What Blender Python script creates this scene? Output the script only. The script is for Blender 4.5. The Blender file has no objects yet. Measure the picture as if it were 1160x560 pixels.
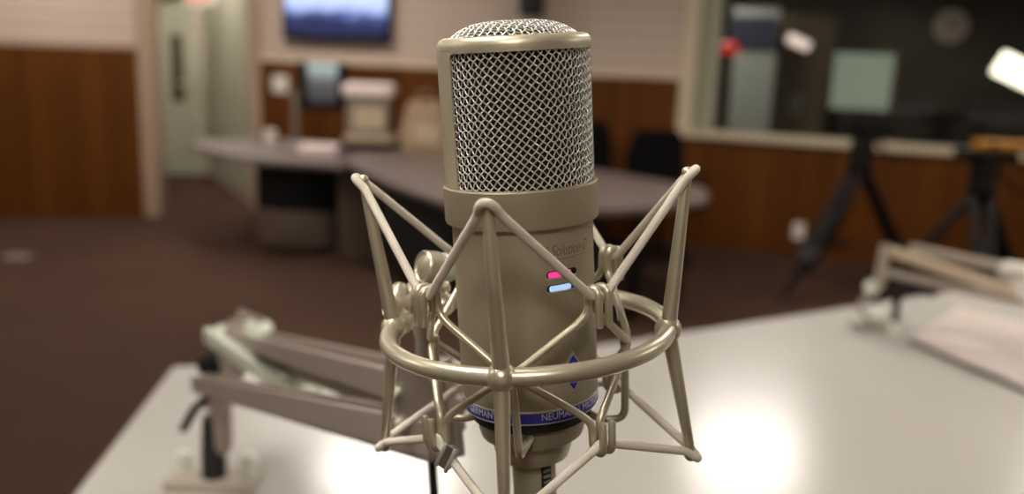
import bpy, bmesh, math, random
import numpy as np
from mathutils import Vector, Matrix
random.seed(7)
S = bpy.context.scene
COL = S.collection
PI = math.pi
R = math.radians

# ------------------------------------------------------------------ camera
W, Hh, F = 1160.0, 560.0, 1050.0
CZ = 1.55
PITCH, ROLL = math.atan(230 / 1050), R(2.3)
_f = Vector((0, math.cos(PITCH), -math.sin(PITCH)))
_r0 = Vector((1, 0, 0)); _u0 = Vector((0, math.sin(PITCH), math.cos(PITCH)))
_r = _r0 * math.cos(ROLL) + _u0 * math.sin(ROLL)
_u = -_r0 * math.sin(ROLL) + _u0 * math.cos(ROLL)
CAM = Vector((0, 0, CZ))
cd = bpy.data.cameras.new('camera'); cam = bpy.data.objects.new('camera', cd); COL.objects.link(cam)
M3 = Matrix((_r, _u, -_f)).transposed()
cam.matrix_world = Matrix.Translation(CAM) @ M3.to_4x4()
cd.sensor_width = 36; cd.lens = F / W * 36; cd.clip_start = 0.02
cd.dof.use_dof = True; cd.dof.focus_distance = 0.360; cd.dof.aperture_fstop = 5.3
S.camera = cam

def ray(px, py):
    return _r * ((px - W / 2) / F) + _u * ((Hh / 2 - py) / F) + _f
def at_z(px, py, z):
    d = ray(px, py); return CAM + d * ((z - CZ) / d.z)
def at_y(px, py, Y):
    d = ray(px, py); return CAM + d * (Y / d.y)
def on_plane(px, py, p, n):
    d = ray(px, py); return CAM + d * ((p - CAM).dot(n) / d.dot(n))

# ------------------------------------------------------------------ materials
def lin(c):
    c = c / 255.0
    return c / 12.92 if c <= 0.04045 else ((c + 0.055) / 1.055) ** 2.4
def rgb(r, g, b): return (lin(r), lin(g), lin(b), 1)

def mat(name, col, rough=0.5, metal=0.0, var=0.0, scale=30.0, bump=0.0, bscale=200.0, emit=None, estr=0.0, spec=None, coat=0.0):
    m = bpy.data.materials.new(name); m.use_nodes = True
    nt = m.node_tree; b = nt.nodes['Principled BSDF']
    b.inputs['Base Color'].default_value = col
    b.inputs['Roughness'].default_value = rough
    b.inputs['Metallic'].default_value = metal
    if spec is not None: b.inputs['Specular IOR Level'].default_value = spec
    if coat: b.inputs['Coat Weight'].default_value = coat
    if emit: b.inputs['Emission Color'].default_value = emit; b.inputs['Emission Strength'].default_value = estr
    tc = nt.nodes.new('ShaderNodeTexCoord')
    n = nt.nodes.new('ShaderNodeTexNoise'); n.inputs['Scale'].default_value = scale; n.inputs['Detail'].default_value = 4
    nt.links.new(tc.outputs['Object'], n.inputs['Vector'])
    mx = nt.nodes.new('ShaderNodeMix'); mx.data_type = 'RGBA'
    k = 1 - var
    mx.inputs['A'].default_value = (col[0] * k, col[1] * k, col[2] * k, 1)
    k = 1 + var
    mx.inputs['B'].default_value = (min(1, col[0] * k), min(1, col[1] * k), min(1, col[2] * k), 1)
    nt.links.new(n.outputs['Fac'], mx.inputs['Factor']); nt.links.new(mx.outputs['Result'], b.inputs['Base Color'])
    if bump:
        n2 = nt.nodes.new('ShaderNodeTexNoise'); n2.inputs['Scale'].default_value = bscale
        nt.links.new(tc.outputs['Object'], n2.inputs['Vector'])
        bp = nt.nodes.new('ShaderNodeBump'); bp.inputs['Strength'].default_value = bump; bp.inputs['Distance'].default_value = 0.001
        nt.links.new(n2.outputs['Fac'], bp.inputs['Height']); nt.links.new(bp.outputs['Normal'], b.inputs['Normal'])
    return m

def wood_mat(name, c1, c2):
    m = bpy.data.materials.new(name); m.use_nodes = True
    nt = m.node_tree; b = nt.nodes['Principled BSDF']; b.inputs['Roughness'].default_value = 0.5
    b.inputs['Specular IOR Level'].default_value = 0.15
    tc = nt.nodes.new('ShaderNodeTexCoord'); mp = nt.nodes.new('ShaderNodeMapping')
    mp.inputs['Scale'].default_value = (9, 9, 0.35)
    n = nt.nodes.new('ShaderNodeTexNoise'); n.inputs['Scale'].default_value = 1.0; n.inputs['Detail'].default_value = 6
    n2 = nt.nodes.new('ShaderNodeTexNoise'); n2.inputs['Scale'].default_value = 7.0; n2.inputs['Detail'].default_value = 3
    nt.links.new(tc.outputs['Object'], mp.inputs['Vector'])
    nt.links.new(mp.outputs['Vector'], n.inputs['Vector']); nt.links.new(mp.outputs['Vector'], n2.inputs['Vector'])
    ad = nt.nodes.new('ShaderNodeMath'); ad.operation = 'MULTIPLY_ADD'; ad.inputs[1].default_value = 0.4
    nt.links.new(n2.outputs['Fac'], ad.inputs[0]); nt.links.new(n.outputs['Fac'], ad.inputs[2])
    cr = nt.nodes.new('ShaderNodeValToRGB')
    cr.color_ramp.elements[0].position = 0.45; cr.color_ramp.elements[0].color = c1
    cr.color_ramp.elements[1].position = 0.95; cr.color_ramp.elements[1].color = c2
    nt.links.new(ad.outputs[0], cr.inputs['Fac']); nt.links.new(cr.outputs['Color'], b.inputs['Base Color'])
    return m

def slat_mat(name, col, groove, pitch=0.1):
    """painted horizontal boards: fine grooves run level round the room"""
    m = bpy.data.materials.new(name); m.use_nodes = True
    nt = m.node_tree; b = nt.nodes['Principled BSDF']; b.inputs['Roughness'].default_value = 0.6
    tc = nt.nodes.new('ShaderNodeTexCoord'); sp = nt.nodes.new('ShaderNodeSeparateXYZ')
    nt.links.new(tc.outputs['Object'], sp.inputs[0])
    dv = nt.nodes.new('ShaderNodeMath'); dv.operation = 'DIVIDE'; dv.inputs[1].default_value = pitch
    fr = nt.nodes.new('ShaderNodeMath'); fr.operation = 'FRACT'
    nt.links.new(sp.outputs['Z'], dv.inputs[0]); nt.links.new(dv.outputs[0], fr.inputs[0])
    cr = nt.nodes.new('ShaderNodeValToRGB'); cr.color_ramp.interpolation = 'LINEAR'
    e = cr.color_ramp.elements
    e[0].position = 0.0; e[0].color = groove; e[1].position = 0.28; e[1].color = col
    x = e.new(0.20); x.color = groove
    nt.links.new(fr.outputs[0], cr.inputs['Fac']); nt.links.new(cr.outputs['Color'], b.inputs['Base Color'])
    bp = nt.nodes.new('ShaderNodeBump'); bp.inputs['Distance'].default_value = 0.004; bp.inputs['Strength'].default_value = 0.6
    nt.links.new(cr.outputs['Color'], bp.inputs['Height']); nt.links.new(bp.outputs['Normal'], b.inputs['Normal'])
    return m

def glass_mat(name):
    m = bpy.data.materials.new(name); m.use_nodes = True
    nt = m.node_tree; nt.nodes.remove(nt.nodes['Principled BSDF']); out = nt.nodes['Material Output']
    t = nt.nodes.new('ShaderNodeBsdfTransparent'); t.inputs[0].default_value = (0.90, 0.92, 0.90, 1)
    g = nt.nodes.new('ShaderNodeBsdfGlossy'); g.inputs['Roughness'].default_value = 0.01
    fz = nt.nodes.new('ShaderNodeFresnel'); fz.inputs['IOR'].default_value = 1.45
    mx = nt.nodes.new('ShaderNodeMixShader')
    nt.links.new(fz.outputs[0], mx.inputs[0]); nt.links.new(t.outputs[0], mx.inputs[1]); nt.links.new(g.outputs[0], mx.inputs[2])
    nt.links.new(mx.outputs[0], out.inputs['Surface'])
    return m

def screen_mat(name, stops, strength, nscale=6.0, warp=0.35):
    """a lit screen: a soft picture of bands along local Z warped by noise"""
    m = bpy.data.materials.new(name); m.use_nodes = True
    nt = m.node_tree; b = nt.nodes['Principled BSDF']
    b.inputs['Base Color'].default_value = (0.01, 0.01, 0.012, 1); b.inputs['Roughness'].default_value = 0.25
    tc = nt.nodes.new('ShaderNodeTexCoord'); sp = nt.nodes.new('ShaderNodeSeparateXYZ')
    nt.links.new(tc.outputs['Generated'], sp.inputs[0])
    n = nt.nodes.new('ShaderNodeTexNoise'); n.inputs['Scale'].default_value = nscale; n.inputs['Detail'].default_value = 2
    nt.links.new(tc.outputs['Generated'], n.inputs['Vector'])
    sb = nt.nodes.new('ShaderNodeMath'); sb.operation = 'SUBTRACT'; sb.inputs[1].default_value = 0.5
    nt.links.new(n.outputs['Fac'], sb.inputs[0])
    ad = nt.nodes.new('ShaderNodeMath'); ad.operation = 'MULTIPLY_ADD'; ad.inputs[1].default_value = warp
    nt.links.new(sb.outputs[0], ad.inputs[0]); nt.links.new(sp.outputs['Z'], ad.inputs[2])
    cr = nt.nodes.new('ShaderNodeValToRGB'); e = cr.color_ramp.elements
    e[0].position, e[0].color = stops[0]; e[1].position, e[1].color = stops[-1]
    for p, c in stops[1:-1]:
        k = e.new(p); k.color = c
    nt.links.new(ad.outputs[0], cr.inputs['Fac']); nt.links.new(cr.outputs['Color'], b.inputs['Emission Color'])
    b.inputs['Emission Strength'].default_value = strength
    return m

MT = dict(
    nickel=mat('satin_nickel', rgb(194, 184, 160), 0.40, 0.6, 0.03, 60, 0.06, 2500),
    nickel_body=mat('satin_nickel_body', rgb(158, 146, 124), 0.5, 0.45, 0.03, 40, 0.12, 4000),
    mount=mat('nickel_lacquer', rgb(192, 183, 160), 0.34, 0.65, 0.03, 60),
    wire=mat('bright_mesh_wire', rgb(226, 223, 214), 0.34, 0.5, 0.02, 80),
    inner=mat('inner_screen', rgb(48, 42, 33), 0.8, 0.2, 0.3, 900),
    elastic=mat('woven_elastic', rgb(222, 212, 196), 0.85, 0, 0.12, 900, 0.7, 3000),
    blue=mat('blue_enamel', rgb(34, 38, 150), 0.35, 0, 0.05, 30),
    white_ink=mat('white_print', rgb(215, 215, 225), 0.5, 0, 0.02, 30),
    silver=mat('silver_border', rgb(205, 203, 200), 0.3, 0.8, 0.02, 60),
    engr=mat('grey_print', rgb(112, 100, 82), 0.6, 0.2, 0.03, 60),
    black=mat('black_plastic', rgb(14, 12, 12), 0.6, 0, 0.1, 20, spec=0.2),
    rubber=mat('black_rubber', rgb(14, 14, 15), 0.6, 0, 0.1, 50),
    pink=mat('pink_light', rgb(120, 10, 60), 0.4, emit=(1.0, 0.05, 0.30, 1), estr=0.95),
    bluel=mat('blue_light', rgb(120, 150, 190), 0.4, emit=(0.50, 0.68, 1.0, 1), estr=0.75),
    arm=mat('grey_lacquered_steel', rgb(148, 134, 124), 0.42, 0.25, 0.06, 15),
    zinc=mat('zinc_plate', rgb(218, 222, 206), 0.33, 0.4, 0.05, 30),
    armpale=mat('pale_lacquered_steel', rgb(176, 164, 150), 0.4, 0.3, 0.05, 20),
    table=mat('pale_grey_laminate', rgb(186, 181, 173), 0.2, 0.0, 0.03, 6, 0.03, 300, spec=0.6),
    board=mat('pink_grey_board', rgb(186, 172, 165), 0.55, 0, 0.03, 10),
    boardedge=mat('dark_board_edge', rgb(92, 84, 78), 0.6, 0, 0.05, 30),
    carpet=mat('brown_carpet', rgb(67, 47, 37), 0.95, 0, 0.28, 1.2, 0.8, 600, spec=0.1),
    wall=slat_mat('white_boarding', rgb(190, 170, 155), rgb(156, 138, 123), 0.11),
    plain=mat('cream_paint', rgb(186, 176, 158), 0.6, 0, 0.03, 3),
    green=mat('pale_green_paint', rgb(168, 166, 148), 0.6, 0, 0.03, 3),
    olive=mat('olive_grey_paint', rgb(140, 136, 112), 0.6, 0, 0.03, 6),
    ceil=mat('ceiling_white', rgb(205, 200, 190), 0.8, 0, 0.03, 3),
    trim=mat('pinkish_trim', rgb(160, 135, 114), 0.5, 0, 0.04, 6),
    sill=mat('sill_cream', rgb(196, 178, 152), 0.45, 0, 0.04, 6),
    wood=wood_mat('walnut_panelling', rgb(68, 34, 6), rgb(100, 56, 14)),
    desk=mat('mauve_grey_laminate', rgb(100, 87, 83), 0.42, 0, 0.05, 4),
    deskedge=mat('dark_desk_edge', rgb(52, 44, 40), 0.5, 0, 0.05, 10),
    deskpanel=mat('brown_desk_panel', rgb(84, 68, 56), 0.5, 0, 0.06, 5),
    paper=mat('paper_white', rgb(226, 208, 202), 0.8, 0, 0.03, 30),
    beige=mat('beige_plastic', rgb(186, 166, 140), 0.5, 0, 0.04, 10),
    cloth=mat('beige_cloth', rgb(150, 126, 100), 0.9, 0, 0.35, 14, 0.5, 90),
    grey=mat('grey_plastic', rgb(128, 118, 108), 0.5, 0, 0.05, 10),
    white=mat('white_plastic', rgb(215, 208, 198), 0.45, 0, 0.03, 10),
    yellow=mat('yellow_case', rgb(150, 100, 10), 0.5, 0, 0.08, 10),
    chair=mat('black_upholstery', rgb(14, 12, 13), 0.9, 0, 0.2, 60, spec=0.1),
    dark=mat('control_room_dark', rgb(52, 46, 41), 0.8, 0, 0.1, 3),
    darkbrown=mat('control_room_brown', rgb(74, 58, 38), 0.6, 0, 0.2, 4),
    navy=mat('navy_cloth', rgb(34, 36, 58), 0.8, 0, 0.1, 10),
    ivory=mat('pale_blue_panel', rgb(150, 152, 146), 0.6, 0, 0.1, 5),
    lamp=mat('lamp_diffuser', rgb(230, 225, 215), 0.5, emit=(1, 0.94, 0.86, 1), estr=25),
    videolamp=mat('video_lamp_face', rgb(230, 225, 215), 0.5, emit=(1, 0.88, 0.7, 1), estr=3.2),
    strip=mat('glow_strip', rgb(230, 225, 215), 0.5, emit=(1, 0.74, 0.68, 1), estr=1.0),
    exitred=mat('exit_red', rgb(160, 20, 10), 0.5, emit=(1, 0.04, 0.02, 1), estr=1.0),
    redlamp=mat('red_lamp', rgb(150, 20, 14), 0.5, emit=(1, 0.05, 0.03, 1), estr=0.42),
    greenpanel=mat('lit_green_window', rgb(120, 140, 110), 0.5, emit=(0.54, 0.60, 0.46, 1), estr=0.36),
    clock=mat('clock_face', rgb(238, 216, 206), 0.6, 0, 0.02, 10),
    glass=glass_mat('clear_glass'),
)

# ------------------------------------------------------------------ mesh helpers
class MB:
    """collects shapes for ONE mesh"""
    def __init__(s): s.v = []; s.f = []; s.flat = False; s.round = False
    def add(s, v, f):
        o = len(s.v); s.v += [tuple(p) for p in v]; s.f += [tuple(i + o for i in q) for q in f]; return s
    def tube(s, pts, rad, n=10, caps=True, closed=False):
        s.round = True
        P = [Vector(p) for p in pts]; N = len(P)
        if not hasattr(rad, '__len__'): rad = [rad] * N
        T = []
        for i in range(N):
            a = P[(i - 1) % N] if (closed or i > 0) else P[0]
            b = P[(i + 1) % N] if (closed or i < N - 1) else P[-1]
            T.append((b - a).normalized())
        u = T[0].orthogonal().normalized(); V = []
        for i in range(N):
            if i:
                q = T[i - 1].rotation_difference(T[i]); u = q @ u
            u = (u - T[i] * u.dot(T[i])).normalized(); w = T[i].cross(u)
            for k in range(n):
                a = 2 * PI * k / n
                V.append(P[i] + (u * math.cos(a) + w * math.sin(a)) * rad[i])
        Fs = []
        for i in range(N if closed else N - 1):
            j = (i + 1) % N
            for k in range(n):
                Fs.append((i * n + k, i * n + (k + 1) % n, j * n + (k + 1) % n, j * n + k))
        if caps and not closed:
            for (i, sg) in ((0, -1), (N - 1, 1)):      # small rounded caps
                c = len(V); rr = rad[i]
                ring = [V[i * n + k] for k in range(n)]
                V += [P[i] + (p - P[i]) * 0.7 + T[i] * sg * rr * 0.6 for p in ring]
                V.append(P[i] + T[i] * sg * rr * 0.85)
                for k in range(n):
                    a0, a1, b0, b1 = i * n + k, i * n + (k + 1) % n, c + k, c + (k + 1) % n
                    if sg > 0: Fs += [(a0, a1, b1, b0), (b0, b1, c + n)]
                    else: Fs += [(a1, a0, b0, b1), (b1, b0, c + n)]
        return s.add(V, Fs)
    def lathe(s, prof, n=48, M=None, a0=0.0, a1=2 * PI):
        full = abs(a1 - a0 - 2 * PI) < 1e-6; m = n if full else n + 1
        V = []; Fs = []; L = len(prof)
        for k in range(m):
            a = a0 + (a1 - a0) * k / n
            for (r, z) in prof:
                p = Vector((r * math.sin(a), -r * math.cos(a), z)); V.append(M @ p if M else p)
        for k in range(n):
            j = (k + 1) % m
            for i in range(L - 1):
                Fs.append((k * L + i, j * L + i, j * L + i + 1, k * L + i + 1))
        return s.add(V, Fs)
    def sphere(s, c, r, n=20, sc=(1, 1, 1), M=None):
        prof = [(r * math.sin(PI * i / 12) + 1e-7, -r * math.cos(PI * i / 12)) for i in range(13)]
        T = Matrix.Translation(Vector(c)) @ (M.to_4x4() if M else Matrix()) @ Matrix.Diagonal((*sc, 1))
        return s.lathe(prof, n, T)
    def box(s, M, size, bev=0.0, seg=2):
        s.flat = True
        bm = bmesh.new(); bmesh.ops.create_cube(bm, size=1)
        bmesh.ops.scale(bm, vec=size, verts=bm.verts)
        if bev: bmesh.ops.bevel(bm, geom=list(bm.edges), offset=bev, segments=seg, profile=0.5, affect='EDGES', clamp_overlap=True)
        bm.transform(M); bm.verts.index_update()
        s.add([v.co for v in bm.verts], [[v.index for v in f.verts] for f in bm.faces]); bm.free(); return s
    def prism(s, poly, z0, z1, bev=0.0):
        s.flat = True
        bm = bmesh.new()
        a = [bm.verts.new((p[0], p[1], z0)) for p in poly]; bm.verts.index_update()
        f = bm.faces.new(a); r = bmesh.ops.extrude_face_region(bm, geom=[f])
        bmesh.ops.translate(bm, vec=(0, 0, z1 - z0), verts=[g for g in r['geom'] if isinstance(g, bmesh.types.BMVert)])
        bmesh.ops.recalc_face_normals(bm, faces=bm.faces)
        if bev: bmesh.ops.bevel(bm, geom=list(bm.edges), offset=bev, segments=2, profile=0.5, affect='EDGES', clamp_overlap=True)
        bm.verts.index_update()
        s.add([v.co for v in bm.verts], [[v.index for v in f.verts] for f in bm.faces]); bm.free(); return s
    def quad(s, a, b, c, d): return s.add([a, b, c, d], [(0, 1, 2, 3)])
    def build(s, name, m, parent=None, sharp=35):
        me = bpy.data.meshes.new(name); me.from_pydata(s.v, [], s.f); me.update()
        bm = bmesh.new(); bm.from_mesh(me); bmesh.ops.recalc_face_normals(bm, faces=bm.faces); bm.to_mesh(me); bm.free()
        me.shade_smooth()
        if s.flat and not s.round: sharp = min(sharp, 20)
        try: me.set_sharp_from_angle(angle=R(sharp))
        except Exception: pass
        return link(name, me, m, parent)

def link(name, me, m, parent=None):
    me.materials.clear(); me.materials.append(MT[m] if isinstance(m, str) else m)
    o = bpy.data.objects.new(name, me); COL.objects.link(o)
    if parent is not None: o.parent = parent
    return o
def tag(o, label, cat, group=None, kind=None):
    o['label'] = label; o['category'] = cat
    if group: o['group'] = group
    if kind: o['kind'] = kind
    return o
def thing(name, label, cat, M=None, group=None):
    o = bpy.data.objects.new(name, None); COL.objects.link(o); o.empty_display_size = 0.05
    if M is not None: o.matrix_world = M
    return tag(o, label, cat, group)
def struct(name, mb, m, parent=None):
    o = mb.build(name, m, parent)
    if parent is None: o['kind'] = 'structure'
    return o
def copy_tree(o, parent=None):
    c = o.copy(); COL.objects.link(c)
    if parent is not None: c.parent = parent
    for ch in list(o.children): copy_tree(ch, c)
    return c
def T(x, y, z): return Matrix.Translation((x, y, z))
def RZ(a): return Matrix.Rotation(a, 4, 'Z')
def basis(o, x, y, z):
    m = Matrix((x, y, z)).transposed().to_4x4(); m.translation = o; return m
def along(a, b, up=Vector((0, 0, 1))):
    """frame at the middle of a-b: X along, Z near up"""
    a = Vector(a); b = Vector(b); x = (b - a).normalized(); y = up.cross(x).normalized(); z = x.cross(y)
    return basis((a + b) / 2, x, y, z), (b - a).length
def fillet(pts, rad, n=6):
    P = [Vector(p) for p in pts]; out = [P[0]]
    for i in range(1, len(P) - 1):
        a, b, c = P[i - 1], P[i], P[i + 1]
        d = min(rad, (a - b).length * 0.49, (c - b).length * 0.49)
        s = b + (a - b).normalized() * d; e = b + (c - b).normalized() * d
        for k in range(n + 1):
            t = k / n; out.append(s * (1 - t) ** 2 + b * 2 * t * (1 - t) + e * t * t)
    out.append(P[-1]); return out
def spline(pts, n=8):
    P = [Vector(p) for p in pts]; P = [P[0] * 2 - P[1]] + P + [P[-1] * 2 - P[-2]]; out = []
    for i in range(1, len(P) - 2):
        for k in range(n):
            t = k / n; a, b, c, d = P[i - 1:i + 3]
            out.append(0.5 * ((2 * b) + (c - a) * t + (2 * a - 5 * b + 4 * c - d) * t * t + (3 * b - a - 3 * c + d) * t ** 3))
    out.append(P[-2]); return out
def text_mesh(body, size, extrude=0.0001, bold=0.0, shear=0.0, align='CENTER', spacing=1.0):
    cu = bpy.data.curves.new('t', 'FONT'); cu.body = body; cu.size = size; cu.extrude = extrude
    cu.offset = bold; cu.shear = shear; cu.align_x = align; cu.align_y = 'CENTER'; cu.space_character = spacing
    cu.resolution_u = 3
    ob = bpy.data.objects.new('t', cu); COL.objects.link(ob)
    bpy.context.view_layer.update()
    me = bpy.data.meshes.new_from_object(ob.evaluated_get(bpy.context.evaluated_depsgraph_get()))
    bpy.data.objects.remove(ob); bpy.data.curves.remove(cu)
    return me
def wrap(me, phi, s, rad):
    """bend a flat text/plate mesh (x, y, z) round the body: x along the girth, y up, z outward"""
    for v in me.vertices:
        x, y, z = v.co; a = phi + x / rad; r = rad + z
        v.co = (r * math.sin(a), -r * math.cos(a), -s + y)
    me.update(); return me

# ------------------------------------------------------------------ the microphone's own frame
YM = 0.380
PT = at_y(582.3, 54, YM); PB = at_y(602.5, 480, YM)
ax = (PT - PB).normalized()
toward = Vector((0, -1, 0)); toward = (toward - ax * toward.dot(ax)).normalized()
xr = (-toward).cross(ax).normalized()
MIC = basis(PT, xr, -toward, ax)          # local x right, -y to the camera, z up the axis
def cyl(phi, r, s): a = R(phi); return Vector((r * math.sin(a), -r * math.cos(a), -s))

mic = thing('microphone', 'large champagne-coloured studio microphone with woven wire head, held upright in the wire mount', 'microphone', MIC)
RB, RG = 0.0293, 0.0297
# body
b = MB().lathe([(0.0005, -0.0665), (0.0285, -0.0665), (RB, -0.0672), (RB, -0.1437)], 96)
b.build('body', 'nickel_body', mic)
# collar below the head
b = MB().lathe([(0.0285, -0.0545), (0.0309, -0.0545), (0.0315, -0.0538), (0.0319, -0.0543), (0.0319, -0.0680), (0.0316, -0.0690), (0.0300, -0.0697), (RB - 0.0004, -0.0697)], 96)
b.build('collar', 'nickel_body', mic)
# top rim
rim = [(0.0258, 0.0022), (0.0259, 0.0040), (0.0267, 0.0048), (0.0280, 0.0048), (0.0295, 0.0042), (0.0306, 0.0029), (0.0309, 0.0012), (0.0309, 0.0000), (0.0304, -0.0005), (0.0285, -0.0005), (0.0260, 0.0015), (0.0258, 0.0022)]
MB().lathe(rim, 96).build('top_rim', 'nickel', mic)
# head frame: two windows with rounded corners cut in a thin shell
def window_shell(p0, p1, q0, q1, z0, z1, m0, m1, ro, ri, cr=0.0022, n=20):
    hole = []
    def arc(cx, cz, a0):
        for k in range(7):
            a = a0 + PI / 2 * k / 6; hole.append((cx + cr * math.cos(a), cz + cr * math.sin(a)))
    x0, x1 = R(q0) * ro, R(q1) * ro; w0, w1 = R(p0) * ro, R(p1) * ro
    def side(a, b_, k=n):
        for i in range(1, k): t = i / k; hole.append((a[0] + (b_[0] - a[0]) * t, a[1] + (b_[1] - a[1]) * t))
    arc(x1 - cr, m1 - cr, 0); side((x1 - cr, m1), (x0 + cr, m1), 60)
    arc(x0 + cr, m1 - cr, PI / 2); side((x0, m1 - cr), (x0, m0 + cr))
    arc(x0 + cr, m0 + cr, PI); side((x0 + cr, m0), (x1 - cr, m0), 60)
    arc(x1 - cr, m0 + cr, 1.5 * PI); side((x1, m0 + cr), (x1, m1 - cr))
    outer = []
    for (x, z) in hole:
        fx = (x - x0) / (x1 - x0); fz = (z - m0) / (m1 - m0)
        d = [fx, 1 - fx, (fz) * 0.5, (1 - fz) * 0.5]; i = d.index(min(d))
        if abs(fz) < 1e-3: outer.append((x, z0))
        elif abs(fz - 1) < 1e-3: outer.append((x, z1))
        elif fx < 0.5 and (z - m0 >= cr and m1 - z >= cr): outer.append((w0, z))
        elif fx >= 0.5 and (z - m0 >= cr and m1 - z >= cr): outer.append((w1, z))
        else: outer.append((w0 if fx < 0.5 else w1, z0 if fz < 0.5 else z1))
    V = []; L = len(hole)
    for (pl, r) in ((hole, ro), (outer, ro), (outer, ri), (hole, ri)):
        for (x, z) in pl:
            a = x / ro; V.append((r * math.sin(a), -r * math.cos(a), z))
    Fs = []
    for k in range(L):
        j = (k + 1) % L
        for c in range(4):
            e = (c + 1) % 4
            Fs.append((c * L + k, c * L + j, e * L + j, e * L + k))
    return V, Fs
b = MB()
b.add(*window_shell(-68, 107.5, -53, 96, -0.0560, 0.0005, -0.0535, -0.0012, 0.0311, 0.0304))
b.add(*window_shell(107.5, 292, 119, 278, -0.0560, 0.0005, -0.0535, -0.0012, 0.0311, 0.0304))
b.build('head_frame', 'nickel', mic)
# woven wire: two families of spiral wires passing over and under each other
def wire_mesh(name, paths, norms, rad, m, parent, n=5):
    Vs = []; Fs = []; o = 0
    for P, N in zip(paths, norms):
        L = len(P); Tn = np.gradient(P, axis=0); Tn /= np.linalg.norm(Tn, axis=1)[:, None]
        N = N - Tn * (N * Tn).sum(1)[:, None]; N /= np.linalg.norm(N, axis=1)[:, None]; B = np.cross(Tn, N)
        for k in range(n):
            a = 2 * PI * k / n; Vs.append(P + rad * (N * math.cos(a) + B * math.sin(a)))
        idx = np.arange(L - 1)
        for k in range(n):
            j = (k + 1) % n
            Fs.append(np.stack([o + k * L + idx, o + j * L + idx, o + j * L + idx + 1, o + k * L + idx + 1], 1))
        o += L * n
    V = np.concatenate(Vs); Fq = np.concatenate(Fs)
    me = bpy.data.meshes.new(name); me.from_pydata(V.tolist(), [], Fq.tolist()); me.update(); me.shade_smooth()
    return link(name, me, m, parent)
z = np.linspace(0.0012, -0.0555, 200); N1, N2 = 62, 52; c1 = 1 / (RG * math.tan(R(50))); c2 = 1 / (RG * math.tan(R(40)))
paths = []; norms = []; AW = 0.00045
for i in range(N1):                       # steep wires climbing to the right
    a = 2 * PI * i / N1 + c1 * z; rr = RG + AW * np.cos(PI * (i + i * N2 / N1 + (c1 + c2) * z * N2 / (2 * PI)))
    paths.append(np.stack([rr * np.sin(a), -rr * np.cos(a), z], 1)); norms.append(np.stack([np.sin(a), -np.cos(a), 0 * a], 1))
for j in range(N2):                       # flatter wires falling to the right
    a = 2 * PI * j / N2 - c2 * z; rr = RG - AW * np.cos(PI * (j + j * N1 / N2 - (c1 + c2) * z * N1 / (2 * PI)))
    paths.append(np.stack([rr * np.sin(a), -rr * np.cos(a), z], 1)); norms.append(np.stack([np.sin(a), -np.cos(a), 0 * a], 1))
wire_mesh('grille', paths, norms, 0.00029, 'wire', mic)
MB().lathe([(0.0005, 0.0015), (0.0262, 0.0012), (0.0275, 0.000), (0.0275, -0.0565)], 64).build('inner_screen', 'inner', mic)
# domed top mesh
paths = []; norms = []; RD = 0.0263; PD = 0.00225
def dome(r): return 0.0036 + 0.0066 * (1 - np.minimum(1, r / RD) ** 3.6)
for fam in (0, 1):
    for i in range(-11, 12):
        u = i * PD; h = math.sqrt(max(0, RD ** 2 - u ** 2))
        if h < 0.002: continue
        t = np.linspace(-h, h, max(12, int(h / PD * 10)))
        wv = np.cos(PI * (t / PD + i + fam)) * 0.0004
        zz = dome(np.sqrt(t * t + u * u)) + wv
        x, y = (t, u + 0 * t) if fam == 0 else (u + 0 * t, t)
        a = R(24); P = np.stack([x * math.cos(a) - y * math.sin(a), x * math.sin(a) + y * math.cos(a), zz], 1)
        paths.append(P); norms.append(np.tile([0, 0, 1.0], (len(t), 1)))
wire_mesh('top_grille', paths, norms, 0.00029, 'wire', mic)
MB().lathe([(0.0258, 0.0020), (0.0235, 0.0040), (0.018, 0.0070), (0.010, 0.0084), (0.0003, 0.0088)], 48).build('top_inner_screen', 'inner', mic)
# blue ring with lettering
MB().lathe([(RB - 0.0002, -0.1437), (RB + 0.0001, -0.1440), (RB + 0.0001, -0.1446), (RB - 0.0002, -0.1448)], 96).build('ring_edge', 'silver', mic)
MB().lathe([(RB - 0.0003, -0.1436), (RB, -0.1441), (RB, -0.1490), (RB - 0.0003, -0.1494)], 96).build('name_ring', 'blue', mic)
MB().lathe([(RB - 0.0003, -0.1491), (RB + 0.0001, -0.1493), (RB + 0.0001, -0.1496), (RB - 0.0008, -0.1499), (0.0230, -0.1504)], 96).build('ring_edge', 'silver', mic)
def fit_text(txt, size, width, ext, bold=0.0, shear=0.0):
    me = text_mesh(txt, size, ext, bold, shear); xs = [v.co.x for v in me.vertices]; k = width / (max(xs) - min(xs)); c = (max(xs) + min(xs)) / 2
    for v in me.vertices: v.co.x = (v.co.x - c) * k
    return me
for (txt, p0_, p1_) in (('NEUMANN', 8.5, 43), ('MICROPHONE', 47, 95), ('GERMANY', -60, -28)):
    link('lettering', wrap(fit_text(txt, 0.0043, RB * R(p1_ - p0_), 0.00012, 0.0), R((p0_ + p1_) / 2), 0.1466, RB), 'white_ink', mic)
link('model_script', wrap(fit_text('l Solution-D', 0.0066, RB * R(44), 0.00004, 0.0, 0.35), R(39), 0.0785, RB), 'engr', mic)
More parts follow.
